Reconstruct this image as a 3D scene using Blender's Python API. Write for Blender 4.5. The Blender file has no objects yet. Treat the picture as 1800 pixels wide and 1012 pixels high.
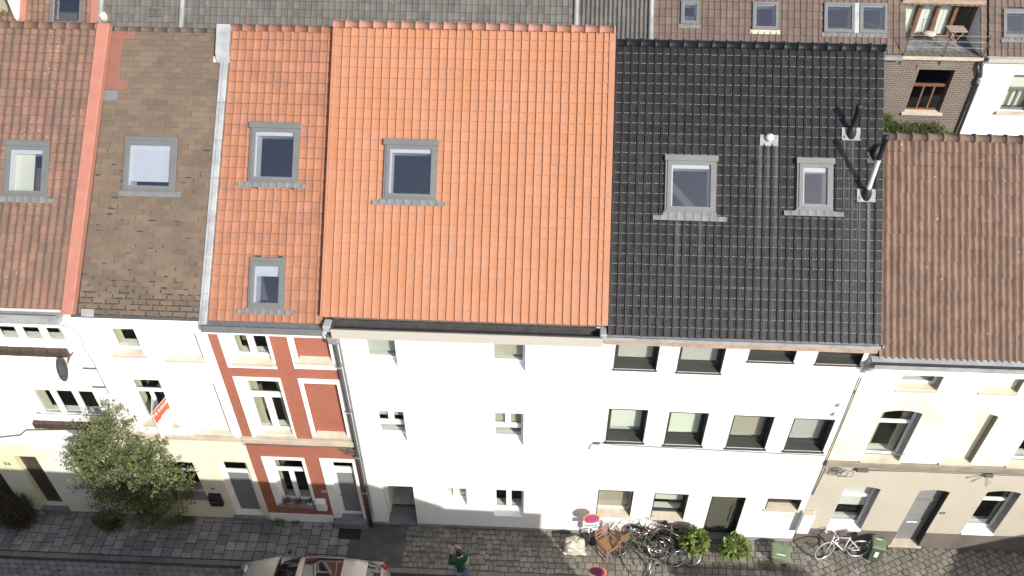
import bpy, bmesh, math, random
from mathutils import Vector, Matrix, geometry
R = math.radians
random.seed(11)
SC = bpy.context.scene
COL = SC.collection

# ------------------------------------------------------------------ camera, sky, sun, exposure
cam_d = bpy.data.cameras.new("camera"); cam = bpy.data.objects.new("camera", cam_d); COL.objects.link(cam)
cam.location = (0, -13.7, 22.0); cam.rotation_euler = (R(48), 0, R(2.7))
cam_d.sensor_width = 36; cam_d.lens = 29.42; cam_d.clip_start = .1; cam_d.clip_end = 500
SC.camera = cam
AZ, EL = R(38), R(32)
SUN = Vector((math.sin(AZ)*math.cos(EL), -math.cos(AZ)*math.cos(EL), math.sin(EL)))
W = bpy.data.worlds.new("World"); SC.world = W; W.use_nodes = True
nt = W.node_tree; bg = nt.nodes["Background"]
sky = nt.nodes.new("ShaderNodeTexSky"); sky.sky_type = 'NISHITA'; sky.sun_disc = False
sky.sun_elevation = EL; sky.sun_rotation = R(142); sky.air_density = 1.0; sky.dust_density = 2.0; sky.ozone_density = 1.0
nt.links.new(sky.outputs[0], bg.inputs[0]); bg.inputs[1].default_value = 0.15
sd = bpy.data.lights.new("sun", 'SUN'); sd.energy = 4.6; sd.angle = R(0.55); sd.color = (1, .955, .88)
so = bpy.data.objects.new("sun", sd); COL.objects.link(so); so.location = SUN*60
so.rotation_euler = (-SUN).to_track_quat('-Z', 'Y').to_euler()
SC.view_settings.view_transform = 'Standard'; SC.view_settings.look = 'None'
SC.view_settings.exposure = 0.36; SC.view_settings.gamma = 1.0
SC.render.engine = 'CYCLES'
SC.cycles.max_bounces = 8; SC.cycles.transparent_max_bounces = 12

# ------------------------------------------------------------------ helpers
WM = {}
I4 = Matrix.Identity(4)
def setp(o, parent, M=None, local=False):
    COL.objects.link(o)
    if local:
        o.parent = parent
        if M is not None: o.matrix_basis = M
        return o
    M = M or I4
    o.matrix_basis = M
    if parent is not None:
        o.parent = parent; o.matrix_parent_inverse = WM[parent.name].inverted()
    WM[o.name] = M.copy()
    return o
def tag(o, label, cat, group=None, kind=None):
    if label: o['label'] = label
    if cat: o['category'] = cat
    if group: o['group'] = group
    if kind: o['kind'] = kind
    return o
def root(name, loc, label, cat, group=None, rot=None):
    o = bpy.data.objects.new(name, None); o.empty_display_size = .2
    M = Matrix.Translation(loc)
    if rot is not None: M = M @ rot
    setp(o, None, M); return tag(o, label, cat, group)
class MB:
    def __init__(s): s.v=[]; s.f=[]; s.r=[]
    def add(s, vs, fs, rnd=0.0):
        n=len(s.v); s.v += [tuple(p) for p in vs]; s.f += [tuple(i+n for i in f) for f in fs]; s.r += [rnd]*len(vs); return s
    def box(s, x0,y0,z0,x1,y1,z1, rnd=0.0):
        vs=[(x,y,z) for z in (z0,z1) for y in (y0,y1) for x in (x0,x1)]
        return s.add(vs,[(0,2,3,1),(4,5,7,6),(0,1,5,4),(2,6,7,3),(0,4,6,2),(1,3,7,5)],rnd)
    def prism(s, poly, a0, a1, axis='x'):
        # poly: 2D points; extruded along axis. axis x: pts (y,z); y: (x,z); z: (x,y)
        mk={'x':lambda p,a:(a,p[0],p[1]),'y':lambda p,a:(p[0],a,p[1]),'z':lambda p,a:(p[0],p[1],a)}[axis]
        n=len(poly); vs=[mk(p,a0) for p in poly]+[mk(p,a1) for p in poly]
        return s.add(vs,[tuple(range(n)),tuple(range(2*n-1,n-1,-1))]+[(i,i+n,(i+1)%n+n,(i+1)%n) for i in range(n)])
    def tube(s, pts, r, n=8, closed=False, cap=True, r1=None):
        pts=[Vector(p) for p in pts]; m=len(pts); vs=[]; fs=[]
        ref=None
        for i,p in enumerate(pts):
            a=pts[(i-1)%m] if (i>0 or closed) else p; b=pts[(i+1)%m] if (i<m-1 or closed) else p
            t=(b-a).normalized()
            if ref is None: ref = Vector((0,0,1)) if abs(t.z)<.9 else Vector((1,0,0))
            u=t.cross(ref)
            if u.length<1e-4: u=t.cross(Vector((1,0,0)))
            u.normalize(); w=u.cross(t).normalized(); ref=w
            rr=r if r1 is None else r+(r1-r)*i/max(1,m-1)
            for k in range(n):
                an=2*math.pi*k/n; vs.append(p+(u*math.cos(an)+w*math.sin(an))*rr)
        L=m if closed else m-1
        for i in range(L):
            for k in range(n):
                a=i*n+k; b=i*n+(k+1)%n; c=((i+1)%m)*n+(k+1)%n; d=((i+1)%m)*n+k
                fs.append((a,b,c,d))
        if cap and not closed: fs += [tuple(range(n-1,-1,-1)), tuple(range((m-1)*n,m*n))]
        return s.add(vs,fs)
    def lathe(s, prof, c=(0,0,0), n=16, axis='z'):
        vs=[];fs=[];m=len(prof)
        for k in range(n):
            a=2*math.pi*k/n
            for (r,h) in prof:
                p=(r*math.cos(a),r*math.sin(a),h)
                if axis=='y': p=(p[0],p[2],p[1])
                if axis=='x': p=(p[2],p[0],p[1])
                vs.append((p[0]+c[0],p[1]+c[1],p[2]+c[2]))
        for k in range(n):
            for i in range(m-1):
                a=k*m+i; b=((k+1)%n)*m+i; fs.append((a,b,b+1,a+1))
        return s.add(vs,fs)
    def plate(s, outer, holes, y0, y1, axis='y'):
        # outline with holes in (x,z) [axis y] or (x,y) [axis z], extruded from y0 (front) to y1
        mk=(lambda p,a:(p[0],a,p[1])) if axis=='y' else (lambda p,a:(p[0],p[1],a))
        loops=[outer]+list(holes); flat=[p for l in loops for p in l]; n=len(flat)
        tris=geometry.tessellate_polygon([[Vector((p[0],p[1],0)) for p in l] for l in loops])
        vs=[mk(p,y0) for p in flat]+[mk(p,y1) for p in flat]; fs=[]
        for t in tris: fs += [tuple(t),tuple(i+n for i in reversed(t))]
        k=0
        for l in loops:
            m=len(l)
            for i in range(m): fs.append((k+i,k+(i+1)%m,k+(i+1)%m+n,k+i+n))
            k+=m
        return s.add(vs,fs)
    def ell(s, c, r, nu=12, nv=8):
        prof=[(max(1e-4,math.sin(math.pi*i/nv)),-math.cos(math.pi*i/nv)) for i in range(nv+1)]
        vs=[];fs=[];m=nv+1
        for k in range(nu):
            a=2*math.pi*k/nu
            for (q,h) in prof: vs.append((c[0]+r[0]*q*math.cos(a),c[1]+r[1]*q*math.sin(a),c[2]+r[2]*h))
        for k in range(nu):
            for i in range(nv): fs.append((k*m+i,((k+1)%nu)*m+i,((k+1)%nu)*m+i+1,k*m+i+1))
        return s.add(vs,fs)
    def mesh(s, name, mat, smooth=False, fix=True):
        me=bpy.data.meshes.new(name); me.from_pydata(s.v,[],s.f)
        if fix:
            bm=bmesh.new(); bm.from_mesh(me); bmesh.ops.recalc_face_normals(bm,faces=bm.faces); bm.to_mesh(me); bm.free()
        if any(s.r):
            at=me.attributes.new("rnd",'FLOAT','POINT'); at.data.foreach_set("value",s.r)
        if smooth: me.polygons.foreach_set("use_smooth",[True]*len(me.polygons))
        if mat: me.materials.append(mat)
        me.update(); return me
    def obj(s, name, mat, parent=None, M=None, local=False, smooth=False, bevel=0, auto=None):
        o=bpy.data.objects.new(name, s.mesh(name,mat,smooth))
        if bevel:
            b=o.modifiers.new("bevel",'BEVEL'); b.width=bevel; b.segments=2; b.limit_method='ANGLE'
        return setp(o,parent,M,local)
def rect(x0,z0,x1,z1): return [(x0,z0),(x1,z0),(x1,z1),(x0,z1)]
def arch(x0,z0,x1,z1,rise,n=8):
    # z1 = springing height, crown at z1+rise
    w=(x1-x0)/2; rad=(w*w+rise*rise)/(2*rise); cx=(x0+x1)/2; cz=z1+rise-rad; a0=math.asin(w/rad)
    return [(x0,z0),(x1,z0)]+[(cx+rad*math.sin(a0-2*a0*i/n),cz+rad*math.cos(a0-2*a0*i/n)) for i in range(n+1)]

# ------------------------------------------------------------------ materials
def mat(name, col, rough=.7, col2=None, ns=2.0, lo=.4, hi=.65, bump=0, bs=40, metal=0, rnd=0, spots=None, brick=None, spec=.5, streak=None, coat=0, trans=0):
    m=bpy.data.materials.new(name); m.use_nodes=True; T=m.node_tree; N=T.nodes; L=T.links
    P=N["Principled BSDF"]; P.inputs["Roughness"].default_value=rough; P.inputs["Metallic"].default_value=metal
    P.inputs["Specular IOR Level"].default_value=spec
    if coat: P.inputs["Coat Weight"].default_value=coat; P.inputs["Coat Roughness"].default_value=.05
    geo=N.new("ShaderNodeNewGeometry"); pos=geo.outputs["Position"]
    cur=None
    def rgb(c):
        n=N.new("ShaderNodeRGB"); n.outputs[0].default_value=(*c,1); return n.outputs[0]
    def mix(f,a,b,mode='MIX'):
        n=N.new("ShaderNodeMix"); n.data_type='RGBA'; n.blend_type=mode
        if isinstance(f,float): n.inputs[0].default_value=f
        else: L.new(f,n.inputs[0])
        L.new(a,n.inputs[6]); L.new(b,n.inputs[7]); return n.outputs[2]
    def noise(sc,det=6,vec=None,rg=.6):
        n=N.new("ShaderNodeTexNoise"); n.inputs["Scale"].default_value=sc; n.inputs["Detail"].default_value=det; n.inputs["Roughness"].default_value=rg
        L.new(vec or pos,n.inputs["Vector"]); return n.outputs["Fac"]
    def ramp(v,a,b,c0=0.,c1=1.):
        n=N.new("ShaderNodeMapRange"); n.inputs[1].default_value=a; n.inputs[2].default_value=b; n.inputs[3].default_value=c0; n.inputs[4].default_value=c1
        L.new(v,n.inputs[0]); return n.outputs[0]
    cur=rgb(col)
    if col2: cur=mix(ramp(noise(ns),lo,hi),cur,rgb(col2))
    hgt=None
    if brick:
        bw,bh,mort,mc,c2=brick
        sx=N.new("ShaderNodeSeparateXYZ"); L.new(pos,sx.inputs[0]); cb=N.new("ShaderNodeCombineXYZ"); L.new(sx.outputs[0],cb.inputs[0]); L.new(sx.outputs[2],cb.inputs[1])
        b=N.new("ShaderNodeTexBrick"); b.inputs["Scale"].default_value=1; b.inputs["Brick Width"].default_value=bw; b.inputs["Row Height"].default_value=bh; b.inputs["Mortar Size"].default_value=mort
        b.inputs["Mortar Smooth"].default_value=.3
        L.new(cb.outputs[0],b.inputs["Vector"]); L.new(cur,b.inputs["Color1"]); L.new(mix(.5,cur,rgb(c2)),b.inputs["Color2"]); L.new(rgb(mc),b.inputs["Mortar"])
        cur=b.outputs["Color"]; hgt=ramp(b.outputs["Fac"],0,1,1,0)
    if rnd:
        oi=N.new("ShaderNodeObjectInfo"); at=N.new("ShaderNodeAttribute"); at.attribute_name="rnd"
        s=N.new("ShaderNodeMath"); s.operation='ADD'; L.new(oi.outputs["Random"],s.inputs[0]); L.new(at.outputs["Fac"],s.inputs[1])
        fr=N.new("ShaderNodeMath"); fr.operation='FRACT'; L.new(s.outputs[0],fr.inputs[0])
        v=ramp(fr.outputs[0],0,1,1-rnd,1+rnd); hs=N.new("ShaderNodeHueSaturation"); L.new(v,hs.inputs["Value"])
        s2=N.new("ShaderNodeMath"); s2.operation='MULTIPLY'; L.new(fr.outputs[0],s2.inputs[0]); s2.inputs[1].default_value=7.31
        f2=N.new("ShaderNodeMath"); f2.operation='FRACT'; L.new(s2.outputs[0],f2.inputs[0])
        L.new(ramp(f2.outputs[0],0,1,1-rnd*.8,1+rnd*.5),hs.inputs["Saturation"]); L.new(ramp(f2.outputs[0],0,1,.5-rnd*.04,.5+rnd*.04),hs.inputs["Hue"])
        L.new(cur,hs.inputs["Color"]); cur=hs.outputs[0]
    if spots:
        sc,th,c=spots[:3]
        vo=N.new("ShaderNodeTexVoronoi"); vo.inputs["Scale"].default_value=sc; L.new(pos,vo.inputs["Vector"])
        msk=ramp(noise(1.3,3),.45,.6); d=ramp(vo.outputs["Distance"],th,th*.7)
        mm=N.new("ShaderNodeMath"); mm.operation='MULTIPLY'; L.new(msk,mm.inputs[0]); L.new(d,mm.inputs[1])
        cur=mix(mm.outputs[0],cur,rgb(c))
    if streak:
        mp=N.new("ShaderNodeMapping"); mp.inputs["Scale"].default_value=streak[0]; L.new(pos,mp.inputs[0])
        cur=mix(ramp(noise(1.0,5,mp.outputs[0]),streak[1],streak[2]),cur,rgb(streak[3]))
    L.new(cur,P.inputs["Base Color"])
    if bump or hgt is not None:
        bp=N.new("ShaderNodeBump"); bp.inputs["Distance"].default_value=.02; bp.inputs["Strength"].default_value=bump or .4
        h=noise(bs,5)
        if hgt is not None:
            a=N.new("ShaderNodeMath"); a.operation='MULTIPLY_ADD'; L.new(h,a.inputs[0]); a.inputs[1].default_value=.3; L.new(hgt,a.inputs[2]); h=a.outputs[0]
        L.new(h,bp.inputs["Height"]); L.new(bp.outputs[0],P.inputs["Normal"])
    if rough>.3 and not metal: 
        rv=ramp(noise(6,4),.3,.7,max(.05,rough-.1),min(1,rough+.1)); L.new(rv,P.inputs["Roughness"])
    if trans:
        tr=N.new("ShaderNodeBsdfTranslucent"); L.new(cur,tr.inputs[0]); ms=N.new("ShaderNodeMixShader"); ms.inputs[0].default_value=trans
        L.new(P.outputs[0],ms.inputs[1]); L.new(tr.outputs[0],ms.inputs[2]); L.new(ms.outputs[0],N["Material Output"].inputs[0])
    return m
def runoff(m, bands, col):
    T=m.node_tree; N=T.nodes; L=T.links; P=N["Principled BSDF"]; g=N.new("ShaderNodeNewGeometry"); sx=N.new("ShaderNodeSeparateXYZ"); L.new(g.outputs["Position"],sx.inputs[0]); tot=None
    def op(o,a,b=None):
        n=N.new("ShaderNodeMath"); n.operation=o
        for i,v in enumerate((a,b)):
            if v is None: continue
            if isinstance(v,(int,float)): n.inputs[i].default_value=v
            else: L.new(v,n.inputs[i])
        return n.outputs[0]
    for (x,w,y1,y0,k) in bands:
        d=op('ABSOLUTE',op('SUBTRACT',sx.outputs[0],x)); a=N.new("ShaderNodeMapRange"); L.new(d,a.inputs[0]); a.inputs[1].default_value=w; a.inputs[2].default_value=w*.3
        b=N.new("ShaderNodeMapRange"); L.new(sx.outputs[1],b.inputs[0]); b.inputs[1].default_value=y0; b.inputs[2].default_value=y1; b.inputs[3].default_value=.15
        v=op('MULTIPLY',op('MULTIPLY',a.outputs[0],b.outputs[0]),op('LESS_THAN',sx.outputs[1],y1)); v=op('MULTIPLY',v,k); tot=v if tot is None else op('MAXIMUM',tot,v)
    src=P.inputs["Base Color"].links[0].from_socket; mx=N.new("ShaderNodeMix"); mx.data_type='RGBA'; L.new(tot,mx.inputs[0]); L.new(src,mx.inputs[6]); mx.inputs[7].default_value=(*col,1); L.new(mx.outputs[2],P.inputs["Base Color"])
def glass(name, tint=(1,1,1), refl=1.5, rough=0.0, haze=None):
    m=bpy.data.materials.new(name); m.use_nodes=True; T=m.node_tree; N=T.nodes; L=T.links
    N.remove(N["Principled BSDF"]); lw=N.new("ShaderNodeLayerWeight"); lw.inputs[0].default_value=.5; pw=N.new("ShaderNodeMath"); pw.operation='POWER'; L.new(lw.outputs["Facing"],pw.inputs[0]); pw.inputs[1].default_value=4.0
    r0=((refl-1)/(refl+1))**2; fr=N.new("ShaderNodeMath"); fr.operation='MULTIPLY_ADD'; L.new(pw.outputs[0],fr.inputs[0]); fr.inputs[1].default_value=1-r0; fr.inputs[2].default_value=r0
    t=N.new("ShaderNodeBsdfTransparent"); t.inputs[0].default_value=(*tint,1)
    g=N.new("ShaderNodeBsdfGlossy"); g.inputs["Roughness"].default_value=rough; ms=N.new("ShaderNodeMixShader")
    L.new(fr.outputs[0],ms.inputs[0])
    src=t.outputs[0]
    if haze:
        df=N.new("ShaderNodeBsdfDiffuse"); df.inputs[0].default_value=(*haze[0],1); m2=N.new("ShaderNodeMixShader"); m2.inputs[0].default_value=haze[1]
        L.new(t.outputs[0],m2.inputs[1]); L.new(df.outputs[0],m2.inputs[2]); src=m2.outputs[0]
    L.new(src,ms.inputs[1]); L.new(g.outputs[0],ms.inputs[2]); L.new(ms.outputs[0],N["Material Output"].inputs[0])
    return m
M={}
M['white']=mat('white_render',(.82,.82,.80),.85,(.78,.78,.76),.7,bump=.12,bs=90,streak=((.7,.7,.12),.52,.75,(.73,.725,.69)))
M['white2']=mat('old_white_paint',(.84,.83,.80),.8,(.79,.77,.70),.6,bump=.2,bs=30)
M['white_frame']=mat('white_window_frame',(.8,.8,.8),.4)
M['cream']=mat('cream_render',(.74,.68,.54),.85,(.68,.63,.52),.8,bump=.15,bs=60)
M['algae']=mat('white_paint_with_algae',(.76,.76,.68),.85,(.60,.64,.34),.5,lo=.45,hi=.68,bump=.2,bs=40)
M['fcream']=mat('stained_cream_paint',(.80,.77,.64),.8,(.74,.68,.43),.6,lo=.42,hi=.70,bump=.2,bs=40)
M['beige']=mat('beige_render',(.47,.43,.355),.85,(.43,.40,.33),.9,bump=.15,bs=60)
M['taupe']=mat('taupe_plinth',(.155,.135,.112),.85,(.118,.103,.087),1.5,bump=.3,bs=50)
M['stone2']=mat('brown_ledge_stone',(.27,.235,.19),.8,(.21,.18,.145),2.5,bump=.3,bs=50)
M['reveal']=mat('shaded_reveal',(.20,.175,.145),.85,(.15,.13,.11),4)  # dark tone carries the shade of right-hand reveals turned from the sun
M['redbrick']=mat('red_painted_brick',(.35,.125,.08),.75,(.32,.11,.07),1.4,bump=.5,bs=80,brick=(.21,.062,.009,(.28,.10,.065),(.39,.15,.10)))
M['stone']=mat('beige_sill_stone',(.52,.46,.36),.8,(.42,.36,.29),2.5,bump=.3,bs=50)
M['blue']=mat('bluestone',(.20,.20,.205),.7,(.15,.15,.155),3,bump=.3,bs=60)
M['plinth']=mat('grey_plinth',(.27,.27,.27),.85,(.22,.22,.22),2,bump=.3,bs=60)
M['anthra']=mat('anthracite_aluminium',(.042,.042,.038),.45)
M['vframe']=mat('grey_roof_window_metal',(.125,.13,.13),.55,(.11,.115,.115),2)
M['lead']=mat('lead_flashing',(.15,.16,.165),.7,(.12,.125,.13),6,bump=.3,bs=25)
M['zinc']=mat('zinc',(.36,.37,.38),.55,(.26,.27,.28),3,metal=.15,bump=.2,bs=15)
M['dkzinc']=mat('dark_zinc',(.13,.135,.14),.5,(.10,.10,.105),4,metal=.2,bump=.1,bs=15)
M['epdm']=mat('black_roof_membrane',(.05,.047,.045),.6,(.07,.065,.06),5,bump=.5,bs=8)
M['greige']=mat('greige_fascia',(.42,.40,.36),.6)
M['wood']=mat('weathered_wood',(.36,.28,.21),.75,(.28,.21,.16),5,bump=.3,bs=30)
M['brownwood']=mat('brown_varnished_wood',(.17,.085,.045),.5,(.12,.06,.035),6)
M['olddoor']=mat('dark_brown_door',(.075,.052,.04),.6,(.055,.04,.032),4)
M['greydoor']=mat('grey_door_panel',(.20,.205,.21),.55,(.18,.185,.19),2)
M['black']=mat('black_plastic',(.015,.015,.016),.5)
M['rubber']=mat('black_rubber',(.02,.02,.02),.75)
M['pipe']=mat('dark_grey_downpipe',(.085,.088,.09),.5)
M['cable']=mat('grey_cable',(.10,.10,.095),.7)
M['coral']=mat('coral_roof_coating',(.36,.155,.115),.8,(.32,.135,.10),3,bump=.3,bs=20)
M['redpatch']=mat('faded_red_patch',(.215,.095,.07),.85,(.18,.08,.06),4,bump=.3,bs=30)
M['tileD']=mat('new_orange_clay_tile',(.36,.163,.094),.62,(.355,.152,.075),.8,rnd=.04,bump=.1,bs=120)
M['tileDe']=mat('ochre_tile_edge',(.33,.135,.03),.7)
M['tileCe']=mat('dark_tile_edge',(.17,.08,.05),.8)  # darker strip along the butt end of each tile
M['flash']=mat('aluminium_flashing',(.27,.27,.27),.7,(.2,.2,.2),6,bump=.3,bs=30)
M['sleeve']=mat('brushed_aluminium',(.55,.56,.57),.45)
M['tileDr']=mat('orange_ridge_tile',(.38,.19,.135),.65,(.36,.17,.115),3,rnd=.05)
M['tileC']=mat('weathered_orange_tile',(.31,.133,.075),.75,(.25,.115,.07),2.2,rnd=.07,bump=.2,bs=80,spots=(9,.12,(.16,.11,.08)))
M['tileA']=mat('old_red_tile',(.20,.105,.077),.85,(.135,.088,.068),1.6,lo=.35,hi=.6,rnd=.1,bump=.4,bs=60,spots=(11,.17,(.38,.34,.29)))
M['tileE']=mat('black_glazed_tile',(.014,.0137,.014),.38,(.019,.0187,.019),3,rnd=.14,spec=.35,streak=((2.2,.15,.15),.62,.82,(.035,.035,.035)))
M['tileEe']=mat('black_tile_edge_glint',(.30,.295,.285),.5)  # pale colour paints the glints along the black tile courses
M['tileF']=mat('old_brown_tile',(.185,.115,.082),.9,(.135,.088,.065),4,rnd=.1,bump=.5,bs=70,spots=(5,.09,(.55,.52,.46)))
M['tileRg']=mat('grey_rear_tile',(.125,.117,.104),.85,(.10,.095,.086),1.5,rnd=.15,bump=.3,bs=50,spots=(4,.07,(.5,.5,.48)))
M['tileRb']=mat('brown_rear_tile',(.135,.097,.078),.85,(.11,.08,.066),2,rnd=.12,bump=.3,bs=50)
M['tileRr']=mat('rusty_rear_tile',(.19,.105,.067),.85,(.15,.095,.067),2,rnd=.15,bump=.3,bs=50)
M['shingle']=mat('brown_bitumen_shingle',(.152,.113,.082),.95,(.12,.093,.071),1.1,rnd=.13,bump=.6,bs=160)
M['moss']=mat('dark_moss',(.035,.03,.02),.95,(.05,.045,.025),20,bump=.8,bs=60)
M['deck']=mat('roof_underlay',(.05,.05,.05),.9)
M['backroof']=mat('plain_rear_slope',(.25,.14,.09),.85,(.2,.11,.075),2)
M['inwall']=mat('interior_plaster',(.66,.65,.58),.9)
M['infloor']=mat('interior_floor',(.36,.30,.22),.7,(.30,.25,.18),4)
M['party']=mat('party_wall_brick',(.3,.2,.15),.9,(.25,.17,.13),3)
M['lining']=mat('white_skylight_lining',(.8,.8,.78),.5)
M['blindw']=mat('white_blind_cloth',(.86,.87,.86),.8,trans=.2)
M['blindg']=mat('pale_green_blind_cloth',(.84,.87,.79),.8,trans=.2)
M['blindt']=mat('taupe_blind_cloth',(.52,.48,.41),.8,trans=.2)
M['blindy']=mat('grey_blind_cloth',(.58,.58,.56),.8,trans=.2)
M['curt']=mat('cream_curtain',(.7,.66,.52),.9,trans=.35)
M['glass']=glass('window_glass',(.93,.95,.93),1.5)
M['sglass']=glass('roof_window_glass',(.88,.90,.93),1.9,haze=((.10,.11,.16),.08))
M['dglass']=glass('door_glass_reflection_tint',(.85,.87,.84),1.6,haze=((.30,.30,.24),.22))  # grey-green haze paints a reflection into the door glass
M['frost']=glass('frosted_glass',(.8,.85,.83),1.45,rough=.3,haze=((.30,.31,.31),.75))
M['slab']=mat('concrete_paving_slab',(.255,.247,.23),.9,(.18,.174,.162),2.2,rnd=.3,bump=.4,bs=60,streak=((1.5,1.5,1.5),.55,.8,(.11,.10,.085)))
M['sett']=mat('stone_sett',(.235,.215,.18),.85,(.17,.155,.13),1.1,rnd=.2,bump=.5,bs=45,streak=((1.2,1.2,1.2),.48,.72,(.12,.10,.075)))
M['paver']=mat('wavy_concrete_paver',(.20,.195,.18),.9,(.15,.145,.135),2.5,rnd=.2,bump=.4,bs=60)
M['joint']=mat('dirt_joint',(.115,.105,.085),.95,(.07,.072,.05),2,bump=.6,bs=50)
M['kerb']=mat('kerb_stone',(.19,.17,.15),.85,(.15,.13,.115),2.5,rnd=.12,bump=.4,bs=50)
M['asphalt']=mat('asphalt',(.05,.05,.048),.9,(.075,.073,.068),4,bump=.5,bs=90)
M['patch']=mat('asphalt_patch',(.075,.074,.07),.95,(.11,.105,.095),3,bump=.6,bs=90)
M['rearbrick']=mat('weathered_brown_brick',(.115,.088,.07),.9,(.16,.13,.105),1.2,bump=.6,bs=60,brick=(.22,.068,.012,(.25,.23,.20),(.08,.06,.05)))
M['oppbrick']=mat('opposite_brick',(.34,.17,.11),.85,(.28,.14,.1),1.5,bump=.4,bs=50,brick=(.22,.068,.012,(.4,.36,.3),(.28,.13,.08)))
M['leafT']=mat('grey_green_leaf',(.12,.155,.047),.5,(.19,.22,.082),3,rnd=.45,trans=.25)
M['leafB']=mat('fresh_green_leaf',(.17,.235,.05),.5,(.24,.30,.085),5,rnd=.3,trans=.35)
M['leafD']=mat('dark_shrub_leaf',(.045,.06,.02),.6,(.11,.06,.03),3,rnd=.35,trans=.25)
M['leafR']=mat('climbing_plant_leaf',(.11,.16,.04),.6,(.17,.17,.07),4,rnd=.3,trans=.3)
M['bark']=mat('bark',(.10,.08,.06),.9,(.07,.055,.04),8,bump=.7,bs=40)
M['signred']=mat('sign_red',(.62,.03,.035),.4); M['signblue']=mat('sign_blue',(.06,.13,.55),.4)
M['orange']=mat('fluorescent_orange_film',(.85,.27,.09),.5); M['txtblue']=mat('print_blue',(.12,.35,.75),.5); M['signwhite']=mat('sign_white',(.8,.8,.8),.4)
M['boardred']=mat('board_red',(.60,.09,.04),.5); M['txtgrey']=mat('print_grey',(.33,.33,.33),.6); M['txtdark']=mat('print_dark',(.05,.05,.045),.6)
M['chrome']=mat('polished_steel',(.6,.6,.6),.25,metal=1)
M['bikewhite']=mat('white_bicycle_paint',(.75,.75,.76),.35); M['lilac']=mat('lilac_bicycle_paint',(.45,.32,.46),.35)
M['bikeblack']=mat('black_bicycle_paint',(.02,.02,.02),.35); M['bikebrown']=mat('bronze_bicycle_paint',(.16,.10,.05),.4); M['bikegreen']=mat('olive_bicycle_paint',(.10,.11,.06),.4)
M['leather']=mat('brown_leather',(.07,.04,.025),.55)
M['bing']=mat('green_bin_plastic',(.135,.185,.105),.55,(.155,.20,.125),4); M['bind']=mat('dark_green_bin_plastic',(.075,.105,.06),.55)
M['sack']=mat('dusty_plastic_sack',(.55,.50,.42),.6,(.42,.37,.30),7,bump=.7,bs=18)
M['chairwood']=mat('reddish_chair_wood',(.30,.15,.085),.6,(.24,.12,.07),8); M['cane']=mat('woven_cane_seat',(.34,.20,.08),.8,(.24,.14,.06),30,bump=.6,bs=70)
M['paint']=mat('champagne_car_paint',(.50,.46,.39),.3,metal=.25,coat=.8); M['carglass']=mat('dark_car_glass',(.012,.013,.014),.06,spec=.8,coat=1.0)
M['redlens']=mat('red_lamp_lens',(.45,.02,.02),.2,coat=.5); M['lens']=mat('clear_lamp_lens',(.6,.6,.6),.15,coat=.6)
M['skin']=mat('skin',(.58,.36,.26),.55); M['hair']=mat('dark_brown_hair',(.025,.015,.011),.7,(.04,.025,.018),30,bump=.6,bs=60)
M['jumper']=mat('bottle_green_jumper',(.012,.055,.03),.85,(.018,.065,.038),8,bump=.3,bs=90); M['jeans']=mat('blue_jeans',(.11,.15,.24),.85,(.15,.19,.28),6,bump=.3,bs=90)
M['stripe']=mat('pale_yellow_stripe',(.62,.62,.42),.7); M['terra']=mat('terracotta_pot',(.42,.17,.09),.8)
M['redflower']=mat('reddish_leaf',(.17,.085,.04),.6,(.08,.11,.035),7,lo=.35,hi=.6,rnd=.3)

runoff(M['tileE'],[(4.97,.06,3.15,.9,.5),(5.15,.05,3.15,1.4,.45),(5.34,.06,3.15,.9,.5),(6.86,.05,3.25,.3,.55),(7.04,.07,3.25,.2,.55),(7.22,.05,2.25,.0,.75),(7.44,.06,2.25,.0,.75),(3.1,.08,1.85,.6,.35),(3.6,.07,1.85,.9,.3)],(.13,.13,.13))
M['bed']=mat('dark_slab_joint',(.035,.034,.03),.95)

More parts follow.
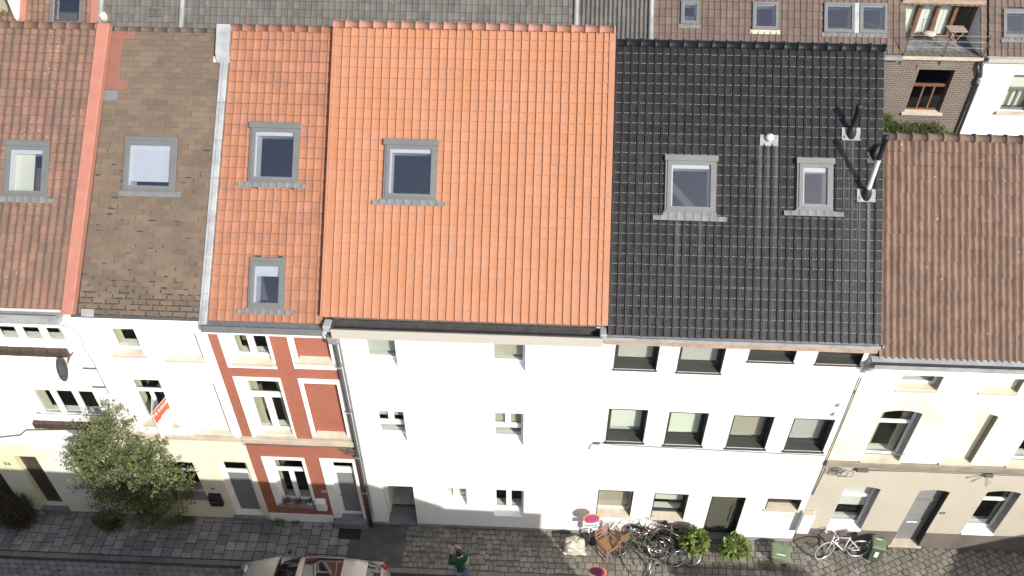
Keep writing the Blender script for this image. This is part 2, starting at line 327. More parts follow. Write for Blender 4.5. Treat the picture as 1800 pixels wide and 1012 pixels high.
# ------------------------------------------------------------------ building helpers
def text_mesh(body, size, mt, extr=.004):
    cu=bpy.data.curves.new('lettering','FONT'); cu.body=body; cu.size=size; cu.extrude=extr; cu.align_x='CENTER'; cu.align_y='CENTER'; cu.resolution_u=2
    o=bpy.data.objects.new('tmp',cu); COL.objects.link(o); bpy.context.view_layer.update()
    me=bpy.data.meshes.new_from_object(o); COL.objects.unlink(o); bpy.data.objects.remove(o); me.materials.clear(); me.materials.append(mt); return me
def window(h, x0,z0,x1,z1, rec=.15, fm='white_frame', rows=((1,1),), fw=.06, bw=.06, rise=0, sill=None, blind=None, curtain=0, gl='glass', lining=None, bars=None):
    """opening x0..x1, z0..z1 in the facade plane y=0; rows from bottom: (height share, columns)"""
    out=arch(x0,z0,x1,z1,rise) if rise else rect(x0,z0,x1,z1)
    ix0,ix1,iz0,iz1=x0+fw,x1-fw,z0+fw+(sill[2] if sill else 0),z1-fw
    holes=[]; tot=sum(r[0] for r in rows); z=iz0; avail=(iz1-iz0)-bw*(len(rows)-1)
    for i,(hh,nc) in enumerate(rows):
        zh=avail*hh/tot; cw=((ix1-ix0)-bw*(nc-1))/nc
        for c in range(nc):
            a=ix0+c*(cw+bw)
            if rise and i==len(rows)-1 and nc==1: holes.append(arch(a,z,a+cw,z+zh-.01,rise*.9))
            else: holes.append(rect(a,z,a+cw,z+zh))
        z+=zh+bw
    w=MB().plate(out,holes,rec,rec+.06).obj('window',M[fm],h)
    for q in holes:
        xs=[p[0] for p in q]; g=[(p[0]+(.004 if p[0]<(min(xs)+max(xs))/2 else -.004),p[1]) for p in q]
        MB().plate(q,[],rec+.03,rec+.036).obj('pane',M[gl],w)
    if sill:
        sm,pr,ri,ext,th=sill
        MB().prism([(-pr,z0-th),(-pr,z0-.012),(rec+.02,z0+ri),(rec+.02,z0-th)],x0-ext,x1+ext).obj('sill',M[sm],w,bevel=.004)
    MB().box(x0+.02,rec+.07,z0+(sill[2] if sill else 0)+.01,x1-.02,rec+.30,z0+(sill[2] if sill else 0)+.035).obj('inner_sill',M['lining'],w)
    if lining:
        b=MB(); t=.02
        b.box(x0,-.012,z0,x0+t,rec,z1); b.box(x1-t,-.012,z0,x1,rec,z1); b.box(x0+t,-.012,z1-t,x1-t,rec,z1)
        b.obj('surround',M[lining],w)
    if blind:
        bm_,f0,f1=blind; zz=z1-z0
        MB().box(x0+.03,rec+.075,z0+zz*f0,x1-.03,rec+.083,z0+zz*f1).obj('blind',M[bm_],w)
    if curtain:
        b=MB(); 
        for s in ((x0+.03,x0+.03+curtain),(x1-.03-curtain,x1-.03)):
            n=14; pts=[(s[0]+(s[1]-s[0])*i/n, rec+.15+.025*math.sin(i*1.9)) for i in range(n+1)]
            vs=[(p[0],p[1],z) for z in (z0+.05,z1) for p in pts]
            b.add(vs,[(i,i+1,i+n+2,i+n+1) for i in range(n)])
        b.obj('curtain',M['curt'],w,smooth=True)
    if bars:
        for zb in bars: MB().tube([(x0-.03,-.05,zb),(x1+.03,-.05,zb)],.012,6).obj('guard_rail',M['dkzinc'],w)
    return w
def shell(h, x0,x1, ztop, z0r, slen, floors, depth=9.6, front=.3):
    """party walls, back wall, storey floors, partition and the rear roof slope"""
    yr=slen/math.sqrt(2); zr=z0r+yr
    prof=[(front,0),(depth,0),(depth,zr-(depth-yr)-.1),(yr,zr-.12),(front,z0r+front-.12)]
    MB().prism(prof,x0+.01,x0+.13).obj('party_wall',M['party'],h); MB().prism(prof,x1-.13,x1-.01).obj('party_wall',M['party'],h)
    MB().box(x0+.13,depth-.25,0,x1-.13,depth,zr-(depth-yr)-.3).obj('back_wall',M['party'],h)
    for z in floors: MB().box(x0+.14,front+.01,z-.12,x1-.14,depth-.26,z).obj('floor_slab',M['infloor'],h)
    MB().box(x0+.14,3.6,.01,x1-.14,3.7,floors[-1]-.13).obj('partition_wall',M['inwall'],h)
    MB().prism([(yr+.02,zr-.02),(depth+.2,zr-(depth-yr)-.2),(depth+.2,zr-(depth-yr)-.3),(yr+.02,zr-.12)],x0+.01,x1-.01).obj('rear_slope',M['backroof'],h)
def PM(z0, y0=0): return Matrix.Translation((0,y0,z0)) @ Matrix.Rotation(R(45),4,'X')
CAMP=Vector((0,-13.7,22.0))
def tile_mesh(name, mt, roll=.03, rw=.28, flat=.006, lift=.03, lap=1.12, wave=False, wid=1.02, nibs=None, nl=.075):
    """unit tile: x 0..1, y 0..lap up the slope, z in metres; roll on the left edge, butt end lifted"""
    if wave: xs=[i/8 for i in range(9)]; zs=[roll*(.5+.5*math.cos(2*math.pi*x))*(1 if x<.5 else 1) for x in xs]
    else:
        xs=[-.03,0,rw*.3,rw*.62,rw*.9,rw*1.15,.6,.97]; zs=[flat+roll*.35,roll*.8,roll,roll*.85,roll*.35,flat,flat*.6,flat]
    b=MB(); n=len(xs); vs=[]
    for (y,dz) in ((0,lift),(lap,0.0)): vs+=[(x*wid,y,z+dz+.004) for x,z in zip(xs,zs)]
    vs+=[(x*wid,0,max(.001,z+lift-.022)) for x,z in zip(xs,zs)]
    fs=[(i,i+1,n+i+1,n+i) for i in range(n-1)]+[(2*n+i,2*n+i+1,i+1,i) for i in range(n-1)]
    fs+=[(2*n,0,n),(3*n-1,2*n-1,n-1)]
    b.add(vs,fs)
    if nibs:
        for (xa,xb) in nibs: b.box(xa,-nl,lift-.012,xb,.0,lift+flat+.003)
        b.nib=len(fs)
    return b
def tiles(roof, xl0,xr0,xl1,xr1, slen, nc, nr, tb, mt, z0, skip=(), name='tile', stagger=0, maxn=300, jit=.004, ragged=0, first=0, mt2=None):
    me=tb.mesh(name,mt,smooth=False); cells=[]
    if mt2:
        me.materials.append(mt2)
        for p in me.polygons: p.material_index=1 if p.index>=tb.nib else 0
    Mx=PM(z0)
    for j in range(first,nr):
        s=slen*j/nr; ds=slen/nr
        for i in range(nc+(1 if stagger else 0)):
            f=(s+ds*.5)/slen; xl=xl0+(xl1-xl0)*f; xr=xr0+(xr1-xr0)*f; w=(xr-xl)/nc
            x=xl+w*i-(w*.5*stagger*(j%2)); xa=max(x,xl); xb=min(x+w,xr)
            if xb-xa<.03: continue
            cell=[xa,s,xb,s+ds]
            for (a,c,b,d) in skip:
                if cell and cell[0]<b and cell[2]>a and cell[1]<d and cell[1]+ds*1.12>c:
                    if cell[0]<a-.03: cell[2]=a
                    elif cell[2]>b+.03: cell[0]=b
                    elif cell[1]<c-.04: cell[3]=cell[1]+(c-cell[1])/1.12
                    elif cell[3]>d+.04: cell[1]=d
                    else: cell=None
            if cell and cell[2]-cell[0]>.02 and cell[3]-cell[1]>.02: cells.append((cell[0],cell[1],cell[2]-cell[0],cell[3]-cell[1]))
    cells.sort(key=lambda c:(Mx@Vector((c[0]+c[2]/2,c[1],0))-CAMP).length)
    rest=MB()
    for k,(x,s,w,ds) in enumerate(cells):
        jx,js,jz=random.uniform(-jit,jit),random.uniform(-jit,jit),random.uniform(0,jit)
        js-=random.random()*ragged; rz=random.uniform(-jit,jit)*2.0
        if k<maxn:
            o=bpy.data.objects.new(name,me); COL.objects.link(o); o.parent=roof; o.location=(x+jx,s+js,jz); o.scale=(w,ds,1); o.rotation_euler=(0,0,rz)
        else:
            c,sn=math.cos(rz),math.sin(rz)
            rest.add([(x+jx+p[0]*w*c-p[1]*ds*sn,s+js+p[1]*ds*c+p[0]*w*sn,p[2]+jz) for p in tb.v],tb.f,random.random()+.001)
    if rest.v:
        rm=rest.mesh(name+'_field',mt,fix=False)
        if mt2:
            rm.materials.append(mt2); nf=len(tb.f)
            for p in rm.polygons: p.material_index=1 if p.index%nf>=tb.nib else 0
        o=bpy.data.objects.new(name+'_field',rm); COL.objects.link(o); o.parent=roof; o['kind']='stuff'
def roof_part(h, outline, holes, z0, t=.07):
    return MB().plate(outline,holes,-t,-.004,axis='z').obj('roof',M['deck'],h,M=PM(z0))
def skylight(h, z0, x0,x1,s0,s1, fm='vframe', hood=True, apron=None, blind=None, gl='sglass', seg=7, lin=.12, up=.09, label=None):
    """outer frame x0..x1, s0..s1 on the 45 degree slope; sub-parts pane, lining, hood, apron, blind"""
    P=PM(z0); fw=.13; a0,a1,b0,b1=x0+fw,x1-fw,s0+fw*.9,s1-fw-.07
    w=MB().plate(rect(x0,s0,x1,s1),[rect(a0,b0,a1,b1)],.0,up,axis='z').obj('skylight',M[fm],h,M=P,bevel=.008)
    MB().plate(rect(x0+.05,s0+.045,x1-.05,s1-.10),[rect(a0+.012,b0+.012,a1-.012,b1-.012)],up+.003,up+.022,axis='z').obj('sash',M[fm],w,M=P,bevel=.004)
    MB().plate(rect(a0-.01,b0-.01,a1+.01,b1+.01),[rect(a0+.05,b0+.025,a1-.025,b1-.10)],-.26,up-.035,axis='z').obj('lining',M['lining'],w,M=P)
    MB().box(a0+.003,b0+.003,up-.03,a1-.003,b1-.003,up-.022).obj('pane',M[gl],w,M=P)
    if hood: MB().box(x0-.025,s1-.13,up+.004,x1+.025,s1+.015,up+.05).obj('hood',M[fm],w,M=P,bevel=.012)
    if apron:
        ax0,ax1,sa=apron; n=int((ax1-ax0)/.03); vs=[]
        def prof(x): return .074+.012*max(0,math.cos((x-ax0)/.19*2*math.pi))
        for i in range(n+1):
            x=ax0+(ax1-ax0)*i/n; lift=.05 if x0-.02<x<x1+.02 else .012
            top=s0+.01 if x0-.03<x<x1+.03 else sa+.11
            vs+=[(x,sa,prof(x)),(x,(sa+top)/2,prof(x)+.005),(x,top,max(prof(x),lift))]
        fs=[]
        for i in range(n): fs+=[(3*i,3*i+3,3*i+4,3*i+1),(3*i+1,3*i+4,3*i+5,3*i+2)]
        MB().add(vs,fs).obj('apron',M['lead'],w,M=P)
    if blind:
        bm_,f=blind; MB().box(a0+.01,b1-(b1-b0)*f,up-.05,a1-.01,b1-.01,up-.045).obj('blind',M[bm_],w,M=P)
    return w
def hole4(x0,x1,s0,s1): return (x0+.10,s0+.09,x1-.10,s1-.16)
def hole(x0,x1,s0,s1): return rect(x0+.12,s0+.11,x1-.12,s1-.19)
def ridge(h, xa,xb, y,z, n, mt, r=.10, name='ridge_tile'):
    L=(xb-xa)/n; b=MB(); k=9
    for (x,rr) in ((0,r),(L*.86,r*.94),(L*.861,r*1.18),(L*.99,r*1.18),(L*.995,r*.9)):
        b.v+=[(x,-rr*math.cos(math.pi*i/(k-1)),rr*math.sin(math.pi*i/(k-1))*.9-.02) for i in range(k)]; b.r+=[0]*k
    for q in range(4): b.f+=[(q*k+i,q*k+i+1,(q+1)*k+i+1,(q+1)*k+i) for i in range(k-1)]
    me=b.mesh(name,mt,smooth=True)
    for i in range(n):
        o=bpy.data.objects.new(name,me); o.parent=h; COL.objects.link(o); o.matrix_parent_inverse=WM[h.name].inverted()
        o.location=(xa+L*i,y+random.uniform(-.004,.004),z+random.uniform(-.003,.003))
def wallpart(h, outer, holes, mt, y0=0, y1=.3, name='wall'): return MB().plate(outer,holes,y0,y1).obj(name,M[mt],h)
def bxp(h,name,mt,*b,bevel=0): return MB().box(*b).obj(name,M[mt],h,bevel=bevel)
def letters(h, body, size, x,z, mt, y=-.006, rot=None, name='house_number'):
    me=text_mesh(body,size,M[mt]); o=bpy.data.objects.new(name,me)
    return setp(o,h,Matrix.Translation((x,y,z)) @ (rot or Matrix.Rotation(R(90),4,'X')))
def reveal(h,x,z0,z1,rec,mt='reveal'): return MB().box(x-.014,-.004,z0,x,rec,z1).obj('shaded_reveal',M[mt],h)  # thin dark strip painting the shade on a right-hand reveal
def cable(h, pts, r=.012, mt='cable', name='cable'):
    return MB().tube(pts,r,6).obj(name,M[mt],h,smooth=True)

# ------------------------------------------------------------------ ground, pavement, road
def structure(o): o['kind']='structure'; return o
structure(MB().box(-90,-90,-.4,90,90,-.16).obj('ground',M['asphalt']))
road=structure(MB().box(-40,-6.6,-.159,40,-1.55,-.125).obj('road',M['joint']))
pav=structure(MB().box(-40,-1.40,-.158,40,.0,-.014).obj('pavement',M['joint']))
structure(MB().box(-40,-8.0,-.158,40,-6.6,-.0).obj('opposite_pavement',M['slab']))
def piece(name, w, d, t, mt, bev=.008):
    b=MB(); x,y=w/2,d/2; e=bev
    vs=[(-x,-y,-t),(x,-y,-t),(x,y,-t),(-x,y,-t),(-x,-y,-e),(x,-y,-e),(x,y,-e),(-x,y,-e),(-x+e,-y+e,0),(x-e,-y+e,0),(x-e,y-e,0),(-x+e,y-e,0)]
    fs=[(8,9,10,11)]+[(i,(i+1)%4,4+(i+1)%4,4+i) for i in range(4)]+[(4+i,4+(i+1)%4,8+(i+1)%4,8+i) for i in range(4)]
    b.add(vs,fs); return b
def lay(parent, name, tb, mt, cells, maxn, z):
    me=tb.mesh(name,M[mt]); rest=MB(); cells.sort(key=lambda c:(Vector((c[0],c[1],0))-Vector((0,-1.2,0))).length)
    for k,(x,y,w,d,a) in enumerate(cells):
        dz=z+random.uniform(-.006,.006)
        tx,ty=random.uniform(-.012,.012),random.uniform(-.012,.012)
        if k<maxn:
            o=bpy.data.objects.new(name,me); o.parent=parent; COL.objects.link(o); o.location=(x,y,dz); o.scale=(w,d,1); o.rotation_euler=(tx,ty,a)
        else:
            c,s=math.cos(a),math.sin(a)
            rest.add([(x+p[0]*w*c-p[1]*d*s,y+p[0]*w*s+p[1]*d*c,p[2]+dz+p[0]*w*-ty+p[1]*d*tx) for p in tb.v],tb.f,random.random()+.001)
    if rest.v:
        o=bpy.data.objects.new(name+'_field',rest.mesh(name+'_field',M[mt])); COL.objects.link(o); o.parent=parent; o['kind']='stuff'
# 30 cm slabs in staggered columns on the left
cells=[]; x=-18.0
while x<-5.5:
    y=-1.375; off=random.choice((.0,.08,.15,.2)); first=True
    while y<-.02:
        d=off+.1 if first and off else .30
        first=False
        if y+d>-.01: d=-.012-y
        if d>.05: cells.append((x+.15,y+d/2,.281,d-.019,random.uniform(-.015,.015)))
        y+=d
    x+=.30
lay(pav,'paving_slab',piece('s',1,1,.05,'slab',.010),'slab',cells,300,.0)
MB().box(-18.2,-1.395,-.03,-5.51,-.001,-.011).obj('slab_bed',M['bed'],pav)
MB().box(-5.5,-1.39,-.03,-3.72,-.01,-.004).obj('asphalt_patch',M['patch'],pav)
cells=[]
for j in range(8):
    y=-1.29+.168*j; x=-3.70-random.random()*.1
    while x<1.2:
        w=random.uniform(.13,.25); cells.append((x+w/2,y+random.uniform(-.028,.028),w-.010,.158+random.uniform(-.035,.012),random.uniform(-.16,.16))); x+=w
for j in range(7):
    y=-1.275+.2*j
    x=1.22+(.1 if j%2 else 0)
    while x<7.9:
        w=random.uniform(.16,.235); cells.append((x+w/2,y+random.uniform(-.014,.014),w-.010,.188+random.uniform(-.02,.006),random.uniform(-.06,.06))); x+=w
a=R(24)
for u in range(-60,60):
    for v in range(-60,60):
        q=Vector((u*.195+(.09 if v%2 else 0),v*.175)); p=Vector((11+q.x*math.cos(a)-q.y*math.sin(a),-.7+q.x*math.sin(a)+q.y*math.cos(a)))
        p.x+=random.uniform(-.016,.016); p.y+=random.uniform(-.016,.016)
        if 7.95<p.x<17.5 and -1.33<p.y<-.06: cells.append((p.x,p.y,.186+random.uniform(-.03,.008),.166+random.uniform(-.02,.006),a+random.uniform(-.14,.14)))
lay(pav,'sett',piece('s',1,1,.06,'sett',.045),'sett',cells,300,.0)
# kerb stones
x=-18.; me=piece('k',1,1,.15,'kerb',.012).mesh('kerb_stone',M['kerb'])
while x<16:
    w=random.choice((.78,.98,1.0,.9)); o=bpy.data.objects.new('kerb_stone',me); o.parent=pav; COL.objects.link(o); o.location=(x+w/2,-1.475,random.uniform(-.006,.004)); o.scale=(w-.008,.145,1); x+=w
# wavy road pavers
n=6; top=[(-.5+i/n, .5+.09*math.sin(2*math.pi*i/n)) for i in range(n+1)]; bot=[(-.5+i/n,-.5+.09*math.sin(2*math.pi*i/n)) for i in range(n+1)]
pb=MB(); ring=bot+top[::-1]; m=len(ring)
pb.add([(p[0]*.94,p[1]*.92,0) for p in ring]+[(p[0]*.98,p[1]*.98,-.012) for p in ring]+[(p[0]*.98,p[1]*.98,-.06) for p in ring],[tuple(range(m))]+[(i+m*q,(i+1)%m+m*q,(i+1)%m+m*(q+1),i+m*(q+1)) for q in (0,1) for i in range(m)])
cells=[]
for j in range(6):
    for i in range(130): cells.append((-17.5+.24*i+(.12 if j%2 else 0),-1.66-.15*j,.24,.15,0))
lay(road,'paver',pb,'paver',cells,300,-.10)
MB().box(-40,-6.6,-.124,40,-2.50,-.10).obj('road_surface',M['paver'],road)
# drain grate and manhole cover
g=root('drain_grate',(-11.27,-1.72,-.1),'cast iron drain grate with slots in the road beside the kerb','grate')
MB().plate(rect(-.24,-.14,.24,.14),[rect(-.2+.082*i,-.115,-.2+.082*i+.048,.115) for i in range(5)],-.03,.012,axis='z').obj('grating',M['kerb'],g,local=True)
MB().box(-.23,-.13,-.022,.23,.13,-.015).obj('pit',M['black'],g,local=True)
mh=MB().box(-.33,-.17,-.01,.33,.17,.022).obj('manhole_cover',M['black'],None,M=Matrix.Translation((-5.45,-.38,0)),bevel=.005)
tag(mh,'dark rectangular metal cover set in the pavement outside the red house door','manhole cover')

# ------------------------------------------------------------------ house A (old red tiles)
h=root('row_house',(-14.2,0,0),'white row house with old red lichen-spotted tile roof and brick window sills','house')
hl=[rect(-13.78,7.30,-11.45,7.92),rect(-13.22,4.48,-11.46,5.62),rect(-14.72,.28,-14.10,2.70),rect(-13.2,1.4,-12.2,3.12),rect(-16.35,.28,-15.46,2.05)]
ym=3.3
wallpart(h,rect(-17.5,ym,-11.25,8.45),[q for q in hl if q[0][1]>ym],'white2')
wallpart(h,rect(-17.5,-.05,-11.25,ym),[q for q in hl if q[0][1]<ym],'algae')
window(h,-13.78,7.30,-11.45,7.92,.12,rows=((1,4),),fw=.07,bw=.16,curtain=.25)
window(h,-13.22,4.48,-11.46,5.62,.12,rows=((1,3),),fw=.07,bw=.14,curtain=.2,bars=(4.72,))
window(h,-13.2,1.4,-12.2,3.12,.12,rows=((2.2,2),(1,1)),fw=.07,sill=('blue',.06,.03,.06,.08))
for (xa,xb,za,zb) in ((-14.0,-11.5,6.99,7.2),(-13.5,-11.4,4.12,4.34)):
    n=int((xb-xa)/.165); me=MB().box(.004,-.10,za,.155,.02,zb-.02); me.v=[(p[0],p[1],p[2]+(.05 if p[1]>0 and p[2]>za+.1 else 0)) for p in me.v]
    me=me.mesh('sill_brick',M['olddoor'])
    for i in range(n):
        o=bpy.data.objects.new('sill_brick',me); o.parent=h; COL.objects.link(o); o.matrix_parent_inverse=WM[h.name].inverted(); o.location=(xa+.165*i,random.uniform(-.006,.006),random.uniform(-.004,.004))
def door(h,x0,z0,x1,z1,rec,mt,panels=True,handle=True):
    d=MB().box(x0+.01,rec,z0,x1-.01,rec+.06,z1).obj('door',M[mt],h)
    if panels:
        w=x1-x0
        for (a,b) in ((.08,.45),(.55,.94)):
            MB().plate(rect(x0+.1,z0+(z1-z0)*a,x1-.1,z0+(z1-z0)*b),[rect(x0+.14,z0+(z1-z0)*a+.04,x1-.14,z0+(z1-z0)*b-.04)],rec-.015,rec-.001).obj('moulding',M[mt],d)
    if handle:
        MB().tube([(x0+.12,rec,z0+1.02),(x0+.12,rec-.06,z0+1.02),(x0+.24,rec-.06,z0+1.02)],.012,6).obj('handle',M['chrome'],d)
        MB().box(x0+.2,rec-.008,z0+.82,x0+.46,rec-.001,z0+.86).obj('letter_slot',M['chrome'],d)
    return d
door(h,-14.72,.28,-14.10,2.55,.14,'olddoor'); bxp(h,'door_lintel','wood',-14.72,.1,2.552,-14.10,.16,2.70)
door(h,-16.35,.28,-15.46,2.05,.14,'olddoor')
bxp(h,'door_step','blue',-14.78,-.14,-.02,-14.04,.3,.275,bevel=.01); bxp(h,'door_step','blue',-16.4,-.12,-.02,-15.4,.3,.275,bevel=.01)
letters(h,'56',.2,-15.05,2.32,'txtdark')
Z=8.56
rf=roof_part(h,[(-17.5,-.02),(-11.09,-.02),(-10.66,6.72),(-17.5,6.72)],[hole(-12.72,-11.66,2.58,3.9)],Z)
tiles(rf,-17.5,-11.10,-17.5,-10.66,6.68,34,31,tile_mesh('tile',None,.038,wave=True,lift=.032,nibs=((0.0,.98),),nl=.05),M['tileA'],Z,mt2=M['tileCe'],skip=[hole4(-12.72,-11.66,2.58,3.9)],jit=.008)
w=skylight(h,Z,-12.72,-11.66,2.58,3.9,apron=(-12.95,-11.47,2.44))
MB().box(-12.54,2.75,-.12,-12.1,3.62,-.10).obj('sunlit_wall_panel',mat('cream_plaster',(.8,.78,.58),.8),w,M=PM(Z))  # pale flat panel added under the pane in place of a sunlit wall
ridge(h,-17.5,-10.7,4.74,Z+4.74,20,M['tileRr'],.12)
shell(h,-17.5,-11.25,8.4,Z,6.7,(3.3,6.0,8.3))
# box gutter
MB().prism([(-.28,8.30),(-.28,8.58),(-.26,8.58),(-.26,8.46),(-.02,8.46),(-.02,8.30)],-17.5,-11.2).obj('gutter',M['zinc'],h)
MB().box(-17.5,-.2,8.18,-11.25,-.001,8.298).obj('cornice_board',M['white_frame'],h)
# coral coated raised verge between A and B
MB().add([(x,s,hh) for hh in (-.05,.13) for (x,s) in ((-11.13,-.12),(-10.85,-.12),(-10.38,6.75),(-10.68,6.75))],[(0,3,2,1),(4,5,6,7),(0,1,5,4),(1,2,6,5),(2,3,7,6),(3,0,4,7)]).obj('verge_coping',M['coral'],h,M=PM(Z),bevel=.02)
MB().lathe([(.0,.0),(.09,.0),(.1,.1),(.07,.2),(0,.22)],(-10.55,4.82,13.42),10).obj('ridge_finial',M['stone'],h,smooth=True)
cable(h,[(-17,-.03,3.5),(-15.5,-.03,3.55),(-14.74,-.03,3.58),(-14.1,-.03,3.72),(-13.85,-.03,3.95),(-12.4,-.03,4.06),(-11.3,-.03,4.02)],.018)
# satellite dish on A
d=root('satellite_dish',(-11.42,-.02,7.1),'grey satellite dish on a bracket high on the white wall','satellite dish')
MB().tube([(0,0,0),(0,-.16,.02),(-.05,-.28,-.1)],.018,8).obj('bracket',M['dkzinc'],d,local=True)
MB().lathe([(0,0),(.12,.012),(.22,.045),(.30,.085),(.305,.08),(.22,.035),(.12,.0),(0,-.012)],n=20).obj('dish',M['pipe'],d,local=True,M=Matrix.Translation((-.12,-.34,-.22))@Matrix.Rotation(R(62),4,'X')@Matrix.Rotation(R(-35),4,'Y'),smooth=True)
MB().tube([(-.12,-.34,-.4),(-.2,-.62,-.3)],.01,6).obj('feed_arm',M['dkzinc'],d,local=True)
# loose cables down the A/B joint
w=root('wall_cable',(-11.2,0,7.9),'thin white cable with two metal brackets running down between the two white houses','cable')
cable(w,[(-11.35,-.03,8.05),(-11.1,-.03,7.95),(-11.0,-.03,7.5),(-11.08,-.03,7.4),(-11.02,-.03,6.8),(-11.02,-.03,5.6)],.012,'zinc')
for z in (6.55,5.85): MB().box(-11.36,-.05,z-.015,-11.02,-.02,z+.015).obj('bracket',M['dkzinc'],w)

# ------------------------------------------------------------------ house B (brown shingles)
h=root('row_house',(-9.6,0,0),'narrow white house with brown bitumen shingle roof and cream ground floor','house')
hl=[rect(-10.37,7.10,-9.66,7.97),rect(-9.12,6.98,-8.19,7.90),rect(-10.42,4.42,-9.57,6.16),rect(-9.12,4.08,-8.17,6.11),rect(-10.7,1.1,-9.6,2.72),rect(-8.92,.2,-8.06,2.82)]
ym=3.86
wallpart(h,rect(-11.25,ym,-7.9,8.36),[q for q in hl if q[0][1]>ym],'white2')
wallpart(h,rect(-11.25,-.05,-7.9,ym),[q for q in hl if q[0][1]<ym],'cream')
for q in (hl[1],hl[3]):
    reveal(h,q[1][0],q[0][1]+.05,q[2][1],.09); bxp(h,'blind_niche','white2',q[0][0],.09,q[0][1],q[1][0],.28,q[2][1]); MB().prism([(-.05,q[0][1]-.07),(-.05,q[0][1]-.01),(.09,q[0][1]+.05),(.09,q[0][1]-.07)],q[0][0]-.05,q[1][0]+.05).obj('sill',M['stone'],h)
window(h,*hl[0][0],*hl[0][2],.13,rows=((1,1),),sill=('stone',.06,.05,.07,.09),curtain=.15)
window(h,*hl[2][0],*hl[2][2],.13,rows=((2.3,2),(1,1)),bw=.09,sill=('stone',.05,.05,.06,.1),curtain=.12)
window(h,*hl[4][0],*hl[4][2],.13,rows=((2,2),(1,1)),sill=('blue',.1,.03,.05,.07))
bxp(h,'ledge','stone',-11.24,-.07,3.82,-7.9,-.003,3.97,bevel=.01)
fr=MB().plate(rect(-8.92,.2,-8.06,2.82),[rect(-8.80,2.28,-8.16,2.74),rect(-8.78,.3,-8.18,2.16)],.12,.18).obj('door_frame',M['white_frame'],h)
MB().box(-8.80,.15,2.28,-8.16,.156,2.74).obj('pane',M['glass'],fr); MB().box(-8.78,.14,.3,-8.18,.17,2.16).obj('door_panel',M['greydoor'],fr)
MB().tube([(-8.72,.14,1.25),(-8.72,.08,1.25),(-8.62,.08,1.25)],.012,6).obj('handle',M['chrome'],fr)
MB().box(-8.76,.12,1.62,-8.7,.138,1.7).obj('lock',M['chrome'],fr)
bxp(h,'door_step','blue',-8.97,-.10,-.02,-8.0,.3,.19,bevel=.01); letters(h,'58',.13,-9.32,1.49,'txtdark')
mb=MB().prism([(-.13,.76),(-.13,1.12),(-.02,1.27),(-.002,1.27),(-.002,.76)],-9.5,-9.14).obj('letterbox',M['black'],None,bevel=.01); tag(mb,'black wall letterbox with silver slot beside the white framed door','letterbox')
MB().box(-9.42,-.137,.97,-9.24,-.131,1.0).obj('slot',M['chrome'],mb)
Z=8.42
rf=roof_part(h,[(-11.1,-.02),(-7.93,-.02),(-7.71,6.82),(-10.65,6.82)],[hole(-9.92,-8.66,2.90,4.2)],Z)
sb=MB(); sb.add([(0.008,0,.016),(.992,0,.016),(.992,1.25,.003),(.008,1.25,.003),(.008,0,.004),(.992,0,.004)],[(0,1,2,3),(4,5,1,0),(4,0,3),(1,5,2)])
tiles(rf,-10.84,-7.93,-10.42,-7.71,6.80,9,52,sb,M['shingle'],Z,skip=[hole4(-9.92,-8.66,2.90,4.2)],name='shingle',stagger=1,jit=.003)
skylight(h,Z,-9.92,-8.66,2.90,4.2,hood=False,blind=('blindw',.88))
MB().box(-10.02,2.78,.012,-8.54,2.92,.055).obj('skylight_flashing',M['lead'],h,M=PM(Z),bevel=.01)
b=MB(); 
for (a0,a1,s0,s1) in ((-10.62,-10.12,6.35,6.78),(-10.12,-9.85,6.55,6.78),(-10.68,-10.16,5.55,6.35),(-10.7,-9.95,5.32,5.55)): b.box(a0,s0,.0,a1,s1,.024)
b.obj('repair_patch',M['redpatch'],h,M=PM(Z))
MB().box(-10.74,5.05,.0,-10.2,5.30,.022).obj('repair_patch',M['lead'],h,M=PM(Z))
MB().box(-10.75,-.06,.018,-10.45,.12,.03).obj('repair_patch',M['zinc'],h,M=PM(Z))
# moss creeping up from the eave in the shingle joints
b=MB()
for i in range(420):
    s=abs(random.gauss(0,.32)); x=random.uniform(-10.82,-7.95); 
    if random.random()<.16: s=random.uniform(.3,4); 
    j=round(s/.1308); s=j*.1308; vert=random.random()<.45; w=.32
    r=random.uniform(.012,.03) 
    if vert: x=-10.84+.323*round((x+10.84)/.323)+(.16 if j%2 else 0); b.ell((x,s+.05,.014),(r*.6,.05,.008),6,4)
    else: b.ell((x,s,.012),(random.uniform(.03,.12),r*.8,.010),6,4)
o=b.obj('moss',M['moss'],h,M=PM(Z)); o['kind']='stuff'
MB().box(-11.0,-.11,-.05,-7.95,.0,.014).obj('eave_edge',M['epdm'],h,M=PM(Z))
MB().box(-11.2,-.09,8.20,-7.92,-.002,8.37).obj('cornice_board',M['white_frame'],h,bevel=.01)
ridge(h,-10.62,-7.75,4.82,Z+4.80,9,M['shingle'],.08,'ridge_shingle')
shell(h,-11.25,-7.9,8.3,Z,6.8,(3.3,6.1,8.2))
